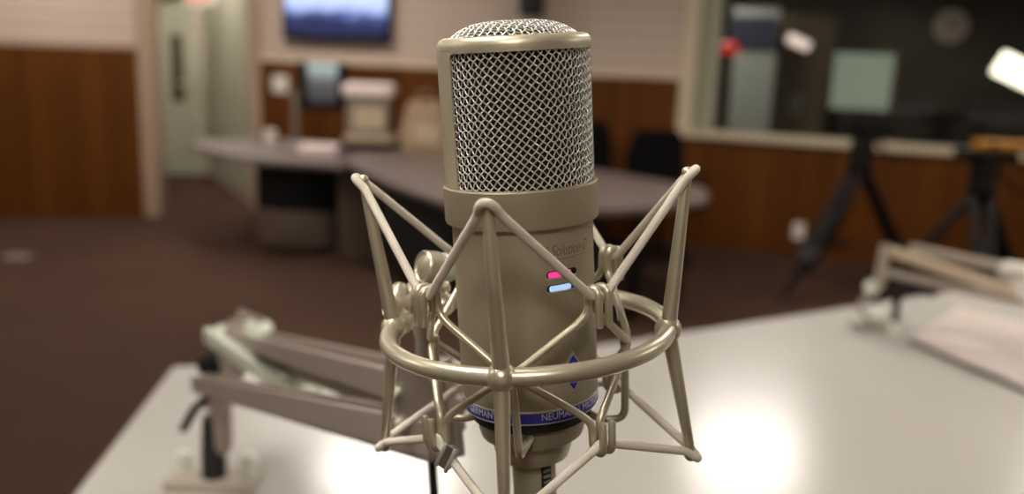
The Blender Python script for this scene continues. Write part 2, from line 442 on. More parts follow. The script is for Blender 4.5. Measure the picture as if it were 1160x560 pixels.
def grid_plate(poly, thick, sub=10):
    """flat polygon plate, sliced so that it can be bent round the body"""
    bm = bmesh.new(); vs = [bm.verts.new((p[0], p[1], 0)) for p in poly]; bm.faces.new(vs)
    x0 = min(p[0] for p in poly); x1 = max(p[0] for p in poly)
    for k in range(1, sub):
        bmesh.ops.bisect_plane(bm, geom=list(bm.verts) + list(bm.edges) + list(bm.faces), plane_co=(x0 + (x1 - x0) * k / sub, 0, 0), plane_no=(1, 0, 0))
    r = bmesh.ops.extrude_face_region(bm, geom=list(bm.faces))
    bmesh.ops.translate(bm, vec=(0, 0, thick), verts=[g for g in r['geom'] if isinstance(g, bmesh.types.BMVert)])
    bmesh.ops.recalc_face_normals(bm, faces=bm.faces)
    me = bpy.data.meshes.new('plate'); bm.to_mesh(me); bm.free(); return me
def rrect(w, h, r, dx=0, dy=0, n=5):
    o = []
    for (cx, cy, a0) in ((w / 2 - r, h / 2 - r, 0), (-w / 2 + r, h / 2 - r, PI / 2), (-w / 2 + r, -h / 2 + r, PI), (w / 2 - r, -h / 2 + r, 1.5 * PI)):
        for k in range(n + 1):
            a = a0 + PI / 2 * k / n; o.append((dx + cx + r * math.cos(a), dy + cy + r * math.sin(a)))
    return o
link('script_underline', wrap(grid_plate(rrect(0.0185, 0.0003, 0.0001), 0.00006), R(40), 0.0818, RB), 'engr', mic)
# indicator windows
for (s, m, w) in ((0.0878, 'pink', 0.0105), (0.0934, 'bluel', 0.0100)):
    fr = link('indicator_window', wrap(grid_plate(rrect(0.0142, 0.0030, 0.0014), 0.00012), R(31), s, RB), 'black', mic)
    link('light', wrap(grid_plate(rrect(w, 0.0024, 0.0009, dx=-0.0012), 0.00022), R(31), s, RB), m, fr)
    link('bezel', wrap(grid_plate(rrect(0.0142, 0.0007, 0.0003, dy=-0.0015), 0.00030), R(31), s, RB), 'silver', fr)
# diamond badge
def rh(w, h): return [(w, 0), (0, h), (-w, 0), (0, -h)]
bd = link('badge', wrap(grid_plate(rh(0.0064, 0.0088), 0.0006), R(37), 0.1296, RB), 'silver', mic)
link('enamel', wrap(grid_plate(rh(0.0053, 0.0073), 0.0008), R(37), 0.1296, RB), 'blue', bd)
em = [(-0.0026, -0.0018), (-0.0026, 0.0016), (-0.0017, 0.0016), (0.0012, -0.0006), (0.0012, 0.0016), (0.0026, 0.0016), (0.0026, -0.0018), (0.0016, -0.0018), (-0.0012, 0.0004), (-0.0012, -0.0018)]
link('emblem', wrap(grid_plate(em, 0.0009, 4), R(37), 0.1296, RB), 'silver', bd)
for dy, w in ((0.0034, 0.0016), (-0.0034, 0.0016)):
    link('emblem', wrap(grid_plate([(w, dy - 0.0010), (0, dy + math.copysign(0.0014, dy)), (-w, dy - 0.0010), (0, dy - 0.0002)] if dy > 0 else [(w, dy + 0.0010), (0, dy + 0.0002), (-w, dy + 0.0010), (0, dy - 0.0014)], 0.0009, 2), R(37), 0.1296, RB), 'silver', bd)
# foot: black gap, cup, knurled ring, plug
MB().lathe([(0.0258, -0.1500), (0.0258, -0.1550), (0.0220, -0.1556)], 64).build('gasket', 'rubber', mic)
MB().lathe([(0.010, -0.1553), (0.0222, -0.1553), (0.0231, -0.1561), (0.0231, -0.1606), (0.0222, -0.1638), (0.0195, -0.1655), (0.0150, -0.1660)], 72).build('base_cup', 'nickel_body', mic)
V = []; Fs = []; n = 110
zs = np.linspace(-0.1654, -0.1750, 11)
for i, zz in enumerate(zs):
    taper = 0.0174 - 0.0022 * (i / 10) ** 2
    for k in range(n):
        a = 2 * PI * (k + 0.5 * (i % 2)) / n; rr = taper + (0.00025 if (k + i) % 2 else -0.0002)
        V.append((rr * math.sin(a), -rr * math.cos(a), zz))
for i in range(10):
    for k in range(n): Fs.append((i * n + k, i * n + (k + 1) % n, (i + 1) * n + (k + 1) % n, (i + 1) * n + k))
kb = MB().add(V, Fs); kb.lathe([(0.0152, -0.1750), (0.0100, -0.1760)], 64); kb.build('knurled_ring', 'nickel', mic, 10)
MB().lathe([(0.0092, -0.1755), (0.0092, -0.1785)], 40).build('plug_gasket', 'rubber', mic)
pl = MB().lathe([(0.0060, -0.1775), (0.0092, -0.1775), (0.0096, -0.1782), (0.0096, -0.2280), (0.0088, -0.2310), (0.0050, -0.2320)], 48).build('plug', 'nickel_body', mic)
b = MB()
for k in range(11):
    p = cyl(34, 0.0094, 0.1800 + 0.0026 * k)
    b.box(T(*p) @ RZ(R(34)), (0.0034, 0.0016, 0.0013), 0.0003)
b.build('plug_teeth', 'silver', pl)
b = MB().box(T(*cyl(34, 0.0090, 0.194)) @ RZ(R(34)), (0.0050, 0.0014, 0.034), 0.0004); b.build('plug_slot', 'rubber', pl)
MB().lathe([(0.0048, -0.2310), (0.0052, -0.2330), (0.0046, -0.2480), (0.0032, -0.2500)], 24).build('strain_relief', 'rubber', pl)

# ------------------------------------------------------------------ spider mount
mount = thing('shock_mount', 'champagne wire spider mount with pale elastic cords stretched around the studio microphone', 'microphone mount', MIC)
PH = -9.6; SR = 0.1176; RR = 0.0594
ring = MB().tube([cyl(a, RR, SR) for a in np.linspace(0, 360, 96, endpoint=False)], 0.0036, 16, closed=True)
ring.build('ring', 'mount', mount)
ST, SB, RTp = 0.0520, 0.1735, 0.0678
for k in range(4):
    ph = PH + 90 * k
    c = cyl(ph, RR, SR)
    MB().sphere(c, 0.0057, 28).build('ball_joint', 'mount', mount)
    tp = cyl(ph, RTp, ST); bt = cyl(ph, RTp + 0.0005, SB)
    MB().tube([c, c + (tp - c) * 0.1, c + (tp - c) * 0.5, tp], [0.0034, 0.0033, 0.0028, 0.0021], 16).sphere(tp, 0.0023, 16).build('upper_post', 'mount', mount)
    lo = MB().tube([c, c + (bt - c) * 0.1, c + (bt - c) * 0.5, bt], [0.0034, 0.0032, 0.0027, 0.0020], 16)
    lo.sphere(bt, 0.0030, 16); lo.build('lower_post', 'mount', mount)
# inner basket
SK, RK = 0.1232, 0.0415
HO = 2.6
for k in range(4):
    ph = PH + 90 * k
    bk = MB().sphere(cyl(ph, RK, SK), 0.0025, 14, (1, 1, 1.3))
    bk.tube(fillet([cyl(ph, RK, SK), cyl(ph + 1.5, RK - 0.0005, 0.140), cyl(ph + 2, RK - 0.001, 0.1585), cyl(ph + 3, 0.0300, 0.1590), cyl(ph + 8, 0.0250, 0.1570)], 0.008), 0.0017, 12)
    basket = bk.build('basket_arm', 'mount', mount)
    kn = ph
    for sg in (-1, 1):
        hp = kn - sg * 45 + sg * HO
        up = [cyl(kn, RK, SK), cyl(kn - sg * 5, RK + 0.001, SK - 0.0022), cyl(hp + sg * 5, 0.0432, 0.1045), cyl(hp, 0.0440, 0.1005), cyl(hp, 0.0445, 0.0905), cyl(hp, 0.0510, 0.0905), cyl(hp, 0.0512, 0.1045)]
        MB().tube(fillet(up, 0.0034, 6), 0.0016, 12).build('hook_wire', 'mount', basket)
        dn = [cyl(kn, RK, SK), cyl(kn - sg * 5, RK + 0.001, SK + 0.0022), cyl(hp + sg * 5, 0.0432, 0.1425), cyl(hp, 0.0440, 0.1465), cyl(hp, 0.0445, 0.1575), cyl(hp, 0.0510, 0.1575), cyl(hp, 0.0512, 0.1450)]
        MB().tube(fillet(dn, 0.0034, 6), 0.0016, 12).build('hook_wire', 'mount', basket)
# elastic cords: one closed loop above, one below
def cord(s_tip, s_hook, sgn):
    pts = []
    for k in range(4):
        ph = PH + 90 * k; h = ph + 45
        dz = 0.0005 * sgn
        pts += [cyl(ph - 3.1, RTp - 0.0015, s_tip + 0.0035 * sgn), cyl(ph - 2.2, RTp + 0.0016, s_tip + 0.0006 * sgn), cyl(ph - 0.8, RTp + 0.0034, s_tip - 0.0010 * sgn), cyl(ph + 0.8, RTp + 0.0034, s_tip - 0.0010 * sgn),
                cyl(ph + 2.2, RTp + 0.0016, s_tip + 0.0006 * sgn), cyl(ph + 3.1, RTp - 0.0015, s_tip + 0.0035 * sgn)]
        pts += [cyl(h - 5, 0.0488, s_hook - 0.0012 * sgn), cyl(h - 2, 0.0478, s_hook), cyl(h + 2, 0.0478, s_hook), cyl(h + 5, 0.0488, s_hook - 0.0012 * sgn)]
    out = fillet(pts + [pts[0]], 0.0022, 4); return out
MB().tube(cord(ST - 0.0002, 0.0940, 1), 0.0018, 12, caps=False).build('elastic_cord', 'elastic', mount)
MB().tube(cord(SB + 0.0004, 0.1540, -1), 0.0018, 12, caps=False).build('elastic_cord', 'elastic', mount)
# crimp clip on the lower cord, just in front of the front-left hook
a_ = cyl(PH - 45 + 5, 0.0488, 0.1552); b_ = cyl(PH - 2.9, RTp - 0.002, SB - 0.004)
c0 = a_ + (b_ - a_) * 0.17; dcl_ = Vector((0.0045, 0.001, 0.0085)); Mx, L = along(c0 - dcl_ + Vector((0, -0.001, 0)), c0 + dcl_ + Vector((0, -0.001, 0)), Vector((-0.6, -1, 0.1)))
cl = MB().box(Mx, (0.0092, 0.0048, 0.0048), 0.0008)
cl.tube([(Mx @ T(-0.0046, -0.0024, 0.0026)).translation, (Mx @ T(0.0046, -0.0024, 0.0026)).translation], 0.0009, 10)
cl.tube([(Mx @ T(-0.0046, 0.0024, 0.0026)).translation, (Mx @ T(0.0046, 0.0024, 0.0026)).translation], 0.0009, 10)
cl = cl.build('crimp_clip', 'silver', mount)
MB().box(Mx @ T(0, 0, 0.0022), (0.0088, 0.0034, 0.0010), 0.0002).build('clip_hollow', 'darkbrown', cl)  # dark plate standing in for the shade inside the open clip
# loose thread ends at the front-right upper hook
hb = cyl(PH + 45 + 6, 0.0500, 0.0945); b = MB()
for q in range(3): b.tube(spline([hb, hb + Vector((0.0015 + 0.0006 * q, -0.001, -0.005)), hb + Vector((0.0022 + 0.0009 * q, 0.0005, -0.010 + 0.001 * q))], 5), 0.00022, 6)
b.build('thread_end', 'silver', mount)
# swivel joint on the ring, behind on the left
sw = MB()
for ph in (-108, -138):
    sw.tube(fillet([cyl(ph, RR, SR), cyl(ph, RR + 0.003, SR - 0.006), cyl(ph * 0.5 - 61, RR + 0.004, SR - 0.012)], 0.004), [0.0046] * 9, 14)
    sw.sphere(cyl(ph, RR, SR), 0.0058, 20)
sw.tube([cyl(a, RR + 0.002, SR - 0.0075) for a in np.linspace(-140, -106, 10)], 0.0040, 12)
swo = sw.build('swivel_yoke', 'mount', mount)
def disc_on(c, n, r, t, name, m, parent, rim=0.0012):
    z_ = n.normalized(); x_ = z_.orthogonal().normalized(); y_ = z_.cross(x_)
    Mm = basis(c, x_, y_, z_)
    prof = [(0.0002, -t / 2), (r * 0.92, -t / 2), (r, -t / 2 + rim * 0.6), (r, t / 2 - rim * 0.6), (r * 0.93, t / 2), (r * 0.86, t / 2), (r * 0.8, t / 2 - rim * 0.5), (r * 0.5, t / 2 + rim * 0.2), (0.0002, t / 2 + rim * 0.5)]
    return MB().lathe(prof, 40, Mm).build(name, m, parent)
kc = cyl(-131, RR - 0.001, SR - 0.0195)
kn = Vector((-0.80, -0.55, 0.25))
disc_on(kc, kn, 0.0078, 0.0085, 'clamp_knob', 'mount', swo)
disc_on(kc - kn.normalized() * -0.0 + Vector((0.0075, 0.004, -0.001)), kn, 0.0066, 0.0060, 'clamp_washer', 'zinc', swo)
disc_on(cyl(-112, RR + 0.004, SR - 0.006), Vector((-0.8, -0.5, 0.35)), 0.0068, 0.008, 'clamp_knob', 'mount', swo)

# ------------------------------------------------------------------ near table
TZ = 0.93
def tz(px, py): return at_z(px, py, TZ)
A, B_, C_ = tz(196, 415), tz(600, 403), tz(1000, 342)
L1 = tz(84, 560); dl = (L1 - A); Lnear = A + dl * ((0.62 - A.y) / dl.y)
dr = (C_ - B_); Cfar = B_ + dr * ((2.9 - B_.x) / dr.x)
poly = [A, B_, Cfar, Vector((2.9, 0.62, 0)), Lnear]
table = thing('studio_table', 'broad pale grey laminate table under the microphone, with glossy light patches', 'table', T(0.3, 1.2, 0))
def unparent_coords(mb, o):                      # mesh made in world space, stored in the thing's own space
    Mi = o.matrix_world.inverted(); mb.v = [tuple(Mi @ Vector(p)) for p in mb.v]; return mb
def part(mb, name, m, o, root=None, sharp=35): return unparent_coords(mb, root or o).build(name, m, o, sharp)
bpy.context.view_layer.update()
part(MB().prism([(p.x, p.y) for p in poly], TZ - 0.035, TZ, 0.003), 'table_top', 'table', table)
for p in ((-0.10, 0.95), (0.75, 1.35), (2.1, 1.5)):
    part(MB().box(T(p[0], p[1], (TZ - 0.035) / 2), (0.10, 0.50, TZ - 0.035), 0.006), 'leg', 'deskedge', table)

# flat board on the right of the table
q = [tz(1029, 389), tz(1300, 508), tz(1420, 440), tz(1085, 352)]
board = thing('script_board', 'flat pinkish grey board with dark front edge lying on the table', 'board', T(*q[0].lerp(q[2], 0.5)))
bpy.context.view_layer.update()
part(MB().prism([(p.x, p.y) for p in q], TZ + 0.0005, TZ + 0.011, 0.001), 'core', 'boardedge', board)
qc = sum(q, Vector()) / 4
part(MB().prism([((p.x - qc.x) * 0.995 + qc.x, (p.y - qc.y) * 0.995 + qc.y) for p in q], TZ + 0.011, TZ + 0.0135, 0.0008), 'top_sheet', 'board', board)

# ------------------------------------------------------------------ boom arm on the left
def channel(a, b, w, h, t, side=None):
    """open-topped U channel from a to b"""
    Mx, L = along(a, b)
    m = MB()
    m.box(Mx @ T(0, 0, -h / 2 + t / 2), (L, w, t), t * 0.2)
    for sg in (1, -1):
        m.box(Mx @ T(0, sg * (w / 2 - t / 2), 0), (L, t, h), t * 0.2)
    return m
base = tz(243, 549)
arm = thing('boom_arm', 'grey parallel-bar boom arm clamped at the table edge, reaching behind the microphone', 'microphone arm', T(*base))
bpy.context.view_layer.update()
YA = base.y
up0, up1 = at_y(276, 383, YA - 0.01), at_y(520, 447, 0.50)
lo0, lo1 = at_y(226, 434, YA - 0.05), at_y(505, 498, 0.47)
part(channel(up0, up1, 0.034, 0.020, 0.0045), 'upper_bar', 'arm', arm)
part(channel(at_y(338, 415, YA - 0.20), at_y(508, 472, 0.49), 0.020, 0.018, 0.004), 'middle_bar', 'arm', arm)
part(channel(lo0, lo1, 0.022, 0.022, 0.0045), 'lower_bar', 'arm', arm)
# elbow block and riser
ptop = at_y(252, 398, YA)
m = MB().tube([base + Vector((0.012, 0, 0.06)), Vector((base.x + 0.012, YA, ptop.z - 0.02))], 0.0155, 24)
part(m, 'riser', 'arm', arm)
part(MB().lathe([(0.012, 0.0), (0.017, 0.002), (0.0175, 0.03), (0.014, 0.085), (0.012, 0.09)], 28, T(base.x, YA, TZ + 0.012)), 'riser_sleeve', 'rubber', arm)
part(MB().box(T(base.x + 0.0, YA, TZ + 0.007), (0.125, 0.06, 0.014), 0.004), 'base_plate', 'armpale', arm)
for dx in (-0.045, 0.048):
    part(MB().lathe([(0.0003, 0.03), (0.009, 0.029), (0.011, 0.024), (0.010, 0.004), (0.012, 0.0)], 20, T(base.x + dx, YA + 0.008, TZ + 0.0135)), 'clamp_screw', 'zinc', arm)
e0 = (up0 + lo0) / 2
for dy in (-0.022, 0.022):
    pa, pb = up0 + Vector((0.0, dy, 0.014)), Vector((base.x + 0.012, YA + dy, ptop.z - 0.065))
    Mx, L = along(pa, pb, Vector((0, 1, 0)))
    part(MB().box(Mx, (L + 0.03, 0.036, 0.005), 0.0015), 'elbow_plate', 'arm', arm)
part(MB().tube([at_y(236, 414, YA - 0.03), at_y(262, 408, YA + 0.03)], 0.016, 20), 'elbow_pivot', 'black', arm)
part(MB().tube(spline([at_y(236, 448, YA - 0.03), at_y(222, 462, YA - 0.03), at_y(208, 486, YA - 0.03)]), [0.005] * 8 + [0.006] * 9, 12), 'clamp_lever', 'black', arm)
# spring housing with its cross pin
s0, s1 = at_y(258, 375, YA - 0.05), at_y(348, 434, YA - 0.20)
part(channel(s0, s1, 0.066, 0.020, 0.010), 'spring_housing', 'zinc', arm)
sp = MB(); Mx, L = along(s0, s1); hel = [Mx @ Vector((-L * 0.45 + L * 0.9 * i / 400, 0.010 * math.cos(i * 0.55), 0.010 * math.sin(i * 0.55) + 0.001)) for i in range(401)]
sp.tube(hel, 0.0016, 6); part(sp, 'spring', 'arm', arm)
part(MB().tube([at_y(316, 449, YA - 0.235), at_y(380, 435, YA - 0.17)], 0.0055, 16), 'cross_pin', 'zinc', arm)
part(MB().sphere(at_y(314, 450, YA - 0.238), 0.010, 18), 'pin_knob', 'zinc', arm)
part(MB().tube([at_y(250, 378, YA - 0.02), at_y(300, 372, YA + 0.03)], 0.012, 18), 'top_pivot', 'zinc', arm)
# end plate carrying the mount
ep = at_y(482, 448, 0.49)
Mx = T(*ep) @ RZ(R(-18)) @ Matrix.Rotation(R(-6), 4, 'Y')
m = MB().box(Mx, (0.032, 0.014, 0.042), 0.002).box(Mx @ T(-0.006, 0, -0.022), (0.018, 0.012, 0.012), 0.002)
part(m, 'end_plate', 'arm', arm)
for (x, z_) in ((-0.0135, 0.004), (-0.0120, -0.0130), (0.011, 0.015)):
    c = Mx @ Vector((x, -0.0065, z_))
    part(MB().tube([c, Mx @ Vector((x, -0.0115, z_))], 0.0028, 14), 'bolt', 'zinc', arm)
# stem up to the mount's swivel
kw = MIC @ cyl(-126, RR + 0.004, SR - 0.008)
part(MB().tube(fillet([ep + Vector((0, 0, 0.015)), ep + Vector((0, 0, 0.032)), kw + Vector((0, 0.004, 0))], 0.01), 0.0058, 16), 'stem', 'armpale', arm)

# cable hanging from the arm and looping to the microphone's plug
pe = MIC @ Vector((0, 0, -0.2495))
cb = spline([at_y(484, 492, 0.495), at_y(489, 520, 0.493), at_y(492, 560, 0.49), at_y(500, 640, 0.485), at_y(530, 740, 0.46), pe + Vector((-0.015, 0.012, -0.050)), pe + Vector((0.0, 0.0, -0.025)), pe], 10)
cable = tag(MB().tube(cb, 0.0026, 12).build('microphone_cable', 'rubber'), 'thin black cable hanging down from the arm behind the microphone', 'cable')

# ------------------------------------------------------------------ second arm on the right
b2 = tz(1012, 374)
arm2 = thing('boom_arm', 'pale folded boom arm standing on the table beside the flat board', 'microphone arm', T(*b2))
bpy.context.view_layer.update(); Y2 = b2.y
j2 = at_y(1000, 290, Y2)
part(MB().tube([b2 + Vector((0, 0, 0.012)), Vector((b2.x, Y2, j2.z - 0.055))], [0.009, 0.009], 18), 'riser', 'rubber', arm2)
part(MB().lathe([(0.0003, 0.02), (0.013, 0.02), (0.018, 0.006), (0.02, 0.0)], 24, T(b2.x, Y2, TZ + 0.0005)), 'base_flange', 'zinc', arm2)
part(MB().box(T(b2.x - 0.045, Y2 + 0.012, TZ + 0.0065), (0.10, 0.04, 0.012), 0.004), 'base_plate', 'armpale', arm2)
part(channel(at_y(1003, 283, Y2 + 0.01), at_y(1150, 332, Y2 - 0.28), 0.022, 0.020, 0.005), 'upper_bar', 'sill', arm2)
part(channel(at_y(1030, 281, Y2 + 0.06), at_y(1210, 318, Y2 - 0.10), 0.026, 0.018, 0.005), 'rear_bar', 'armpale', arm2)
part(channel(at_y(995, 307, Y2), at_y(1200, 352, Y2 - 0.25), 0.020, 0.014, 0.004), 'lower_bar', 'armpale', arm2)
for dy in (-0.02, 0.02):
    Mx, L = along(at_y(1003, 282, Y2 + dy), at_y(996, 322, Y2 + dy), Vector((0, 1, 0)))
    part(MB().box(Mx, (L + 0.02, 0.026, 0.005), 0.002), 'elbow_plate', 'armpale', arm2)
for (px, py, rr) in ((988, 326, 0.019), (992, 360, 0.014), (974, 364, 0.012)):
    part(MB().sphere(at_y(px, py, Y2 - 0.01 if py < 340 else Y2), rr, 18), 'clamp_knob', 'zinc', arm2)
part(MB().tube(spline([at_y(988, 330, Y2), at_y(975, 345, Y2), at_y(982, 360, Y2), at_y(1000, 364, Y2)], 6), 0.006, 12), 'clamp_bow', 'armpale', arm2)
part(MB().tube(spline([at_y(1012, 336, Y2), at_y(1032, 330, Y2 - 0.02), at_y(1058, 333, Y2 - 0.04)], 6), 0.008, 12), 'clamp_lever', 'black', arm2)
part(MB().tube([at_y(1140, 306, Y2 - 0.1), at_y(1185, 314, Y2 - 0.16)], [0.020, 0.022], 20), 'end_cap', 'white', arm2)

# ------------------------------------------------------------------ room shell
CEIL = 2.75
K = at_z(757, 273, 0); Rr = at_z(1160, 317, 0)
dirW = (Rr - K).normalized()
R2 = K + dirW * ((4.6 - K.x) / dirW.x)
BL = at_z(287, 0, 0) if False else at_y(287, 200, 8.3); BL.z = 0
LWc = at_z(166, 245, 0); LWl = Vector((-5.2, at_z(0, 250, 0).y - 0.1, 0))
DY = 10.2
XC0 = at_y(180, 150, DY).x - 0.2
struct('floor', MB().box(T(0.6, 5.0, -0.05), (13.6, 17.0, 0.1)), 'carpet')
struct('ceiling', MB().box(T(0.6, 5.0, CEIL + 0.05), (13.6, 17.0, 0.1)), 'ceil')
def wall_seg(a, b, z0, z1, th=0.12, off=0.0):
    """upright slab along a-b; its face toward the camera lies on the line (moved forward by off)"""
    d = (b - a); d.z = 0; L = d.length; x = d.normalized(); y = Vector((0, 0, 1)).cross(x)
    if y.dot(CAM - a) > 0: y = -y                       # y points away from the room
    c = (a + b) / 2 + y * (th / 2 - off); c.z = (z0 + z1) / 2
    zz = Vector((0, 0, 1)); x2 = y.cross(zz)
    return basis(c, x2, y, zz), (L, th, z1 - z0)
def slab(mb, a, b, z0, z1, th=0.12, off=0.0, bev=0.0): M_, s_ = wall_seg(a, b, z0, z1, th, off); return mb.box(M_, s_, bev)
WC = 1.32
# left wall (faces the camera, ends in a corner post)
wl = struct('wall_left', slab(MB(), LWl, LWc, 0, CEIL), 'wall')
slab(MB(), LWl, LWc, 0.0, WC + .065, 0.03, 0.025).build('panelling', 'wood', wl)
slab(MB(), LWl, LWc, WC + .065, WC + 0.10, 0.05, 0.04, 0.006).build('panel_cap', 'trim', wl)
pc = LWc + Vector((0.07, 0, 0))
struct('trim_1', slab(MB(), LWc - Vector((0.01, 0, 0)), LWc + Vector((0.13, 0.0, 0)), 0, CEIL, 0.16, 0.03, 0.01), 'trim')
# passage
struct('wall_passage_left', MB().box(T(at_y(150, 150, DY).x, (LWc.y + DY) / 2 + 0.10, CEIL / 2), (0.12, DY - LWc.y - 0.2, CEIL)), 'green')
struct('wall_passage_end', MB().box(T((at_y(150, 150, DY).x + BL.x) / 2, DY + 0.06, CEIL / 2), (BL.x - at_y(150, 150, DY).x + 0.8, 0.12, CEIL)), 'green')
struct('wall_passage_right', slab(MB(), BL + Vector((0.02, 0.05, 0)), Vector((at_y(236, 150, DY).x, DY, 0)), 0, CEIL, 0.10), 'green')
# door at the end of the passage
dx0, dx1 = at_y(181, 150, DY).x, at_y(226, 150, DY).x
dw = dx1 - dx0; dc = (dx0 + dx1) / 2
d1 = struct('door_1', MB().box(T(dc, DY - 0.03, 1.03), (dw, 0.045, 2.06), 0.004), 'green')
MB().box(T(dc + dw * 0.05, DY - 0.055, 1.15), (0.13, 0.012, 0.72), 0.003).build('vision_panel', 'darkbrown', d1)
MB().tube([(dx1 - 0.07, DY - 0.055, 1.0), (dx1 - 0.07, DY - 0.10, 1.0), (dx1 - 0.17, DY - 0.10, 1.0)], 0.01, 10).build('door_handle', 'zinc', d1)
b = MB()
for x in (dx0 - 0.04, dx1 + 0.04): b.box(T(x, DY - 0.03, 1.06), (0.08, 0.08, 2.12), 0.006)
b.box(T(dc, DY - 0.03, 2.10), (dw + 0.16, 0.08, 0.08), 0.006); b.build('door_frame', 'plain', d1)
dcl = MB().box(T(dc + 0.02, DY - 0.09, 1.93), (0.40, 0.08, 0.085), 0.01).build('door_closer', 'darkbrown', d1)
MB().tube([(dc + 0.15, DY - 0.13, 1.975), (dc - 0.1, DY - 0.22, 1.985), (dc - 0.22, DY - 0.03, 2.07)], 0.012, 8).build('closer_arm', 'darkbrown', dcl)
ex = at_y(226, -4, 9.4)
exs = thing('exit_sign', 'lit red exit sign hanging in the doorway passage', 'sign', T(*ex))
bpy.context.view_layer.update()
part(MB().box(T(*ex), (0.30, 0.05, 0.17), 0.01), 'housing', 'white', exs)
me = text_mesh('EXIT', 0.12, 0.004, 0.003)
for v in me.vertices: v.co = Vector((v.co.x, -0.027 - v.co.z, v.co.y))
link('lettering', me, 'exitred', exs)
part(MB().tube([ex + Vector((0, 0, 0.08)), Vector((ex.x, ex.y, CEIL))], 0.012, 10), 'hanger', 'white', exs)
# back wall with panelling
KB = K.copy()
wb = struct('wall_back', slab(MB(), BL, KB, 0, CEIL), 'wall')
_d = KB - BL; p0 = on_plane(297, 110, BL, Vector((-_d.y, _d.x, 0)).normalized()); p0.z = 0
slab(MB(), p0, KB, 0, WC, 0.03, 0.025).build('panelling', 'wood', wb)
slab(MB(), p0, KB, WC, WC + 0.03, 0.05, 0.035, 0.006).build('panel_cap', 'sill', wb)
struct('trim_2', slab(MB(), BL - Vector((0.02, 0, 0)), p0, 0, CEIL, 0.05, 0.03, 0.006), 'trim')
# window wall: panelling below the sill, the frame, glass, control room behind
def wp(px): return on_plane(px, 150, K, Vector((-dirW.y, dirW.x, 0)))
SZ = 0.93
nW = Vector((-dirW.y, dirW.x, 0));  nW = nW if nW.y > 0 else -nW       # away from the room
def wx(t, off=0.0, z=0.0): return K + dirW * t + nW * off + Vector((0, 0, z))
t_end = (R2 - K).length; t_in = (wp(800) - K).dot(dirW)
t0j = 0.02
wr = struct('wall_right', slab(slab(slab(MB(), wx(0.0), wx(t_end), 0, SZ - 0.03, 0.2), wx(0.0), wx(t_end), 2.35, CEIL, 0.2), wx(t_end - 0.4), wx(t_end), SZ - 0.03, 2.35, 0.2), 'plain')
slab(MB(), wx(0), wx(t_end), 0, SZ - 0.055, 0.03, 0.025).build('panelling', 'wood', wr)
win = bpy.data.objects.new('window_1', None); COL.objects.link(win); win['kind'] = 'structure'
t_f = (wp(783) - K).dot(dirW)
slab(MB(), wx(0.0), wx(t_f), SZ - 0.04, 2.38, 0.06, 0.04, 0.008).build('window_frame', 'sill', win)
slab(MB(), wx(t_f - 0.01), wx(t_in), SZ - 0.02, 2.36, 0.06, 0.0, 0.008).build('inner_frame', 'olive', win)
slab(MB(), wx(t_in - 0.015), wx(t_in + 0.035), SZ, 2.36, 0.20, -0.01, 0.006).build('window_jamb', 'green', win)
slab(MB(), wx(0.0), wx(t_end), SZ - 0.055, SZ, 0.24, 0.08, 0.01).build('window_sill', 'sill', win)
slab(MB(), wx(0.0), wx(t_end), 2.34, 2.42, 0.20, 0.04, 0.006).build('window_head', 'sill', win)
slab(MB(), wx(t_in + 0.03), wx(t_end - 0.4), SZ, 2.35, 0.008, -0.10).build('window_glass', 'glass', win)
# unseen sides of the room
struct('wall_side_right', MB().box(T(4.66, (R2.y - 2.6) / 2, CEIL / 2), (0.12, R2.y + 2.6, CEIL)), 'plain')
struct('wall_side_left', MB().box(T(-5.26, (LWl.y - 2.6) / 2, CEIL / 2), (0.12, LWl.y + 2.6, CEIL)), 'plain')
struct('wall_front', MB().box(T(-0.3, -2.66, CEIL / 2), (10.04, 0.12, CEIL)), 'plain')
# control room shell
CD = 3.6
struct('wall_control_end', slab(MB(), wx(-2.3, CD), wx(t_end + 1.5, CD), 0, CEIL, 0.1), 'dark')
struct('wall_control_left', MB().box(basis(wx(-2.2, CD / 2 + 0.6, CEIL / 2), dirW, nW, Vector((0, 0, 1))), (0.08, CD - 1.2, CEIL)), 'dark')
struct('wall_control_right', MB().box(basis(wx(t_end + 0.4, CD / 2 + 0.1, CEIL / 2), dirW, nW, Vector((0, 0, 1))), (0.08, CD - 0.2, CEIL)), 'dark')
def cr(px, py, off): return on_plane(px, py, wx(0, off), nW)
MW = basis(Vector(), dirW, nW, Vector((0, 0, 1)))
def MWat(p): m = MW.copy(); m.translation = p; return m
def cthing(name, label, cat, p):
    o = thing(name, label, cat, MWat(p)); bpy.context.view_layer.update(); return o
def span(x0, y0, x1, y1, off):
    a = cr(x0, y0, off); c = cr(x1, y1, off); mid = (a + c) / 2
    return mid, abs((c - a).dot(dirW)), abs(c.z - a.z)
# pale blue door leaf on the far left of the control room
mid, w, h = span(830, 30, 872, 140, 2.4)
top_z = 2.1
o = cthing('control_room_screen', 'pale blue-grey upright screen behind the left of the window', 'screen', Vector((mid.x, mid.y, 0)))
MB().box(T(0, 0, 1.02), (w, 0.05, 1.96), 0.01).build('panel', 'ivory', o)
for sg in (-1, 1): MB().box(T(sg * (w / 2 - 0.04), 0, 0.02), (0.05, 0.4, 0.04), 0.008).build('foot', 'black', o)
MB().box(T(0, -0.03, 1.75), (w * 0.98, 0.03, 0.34), 0.01).build('banner', 'navy', o)
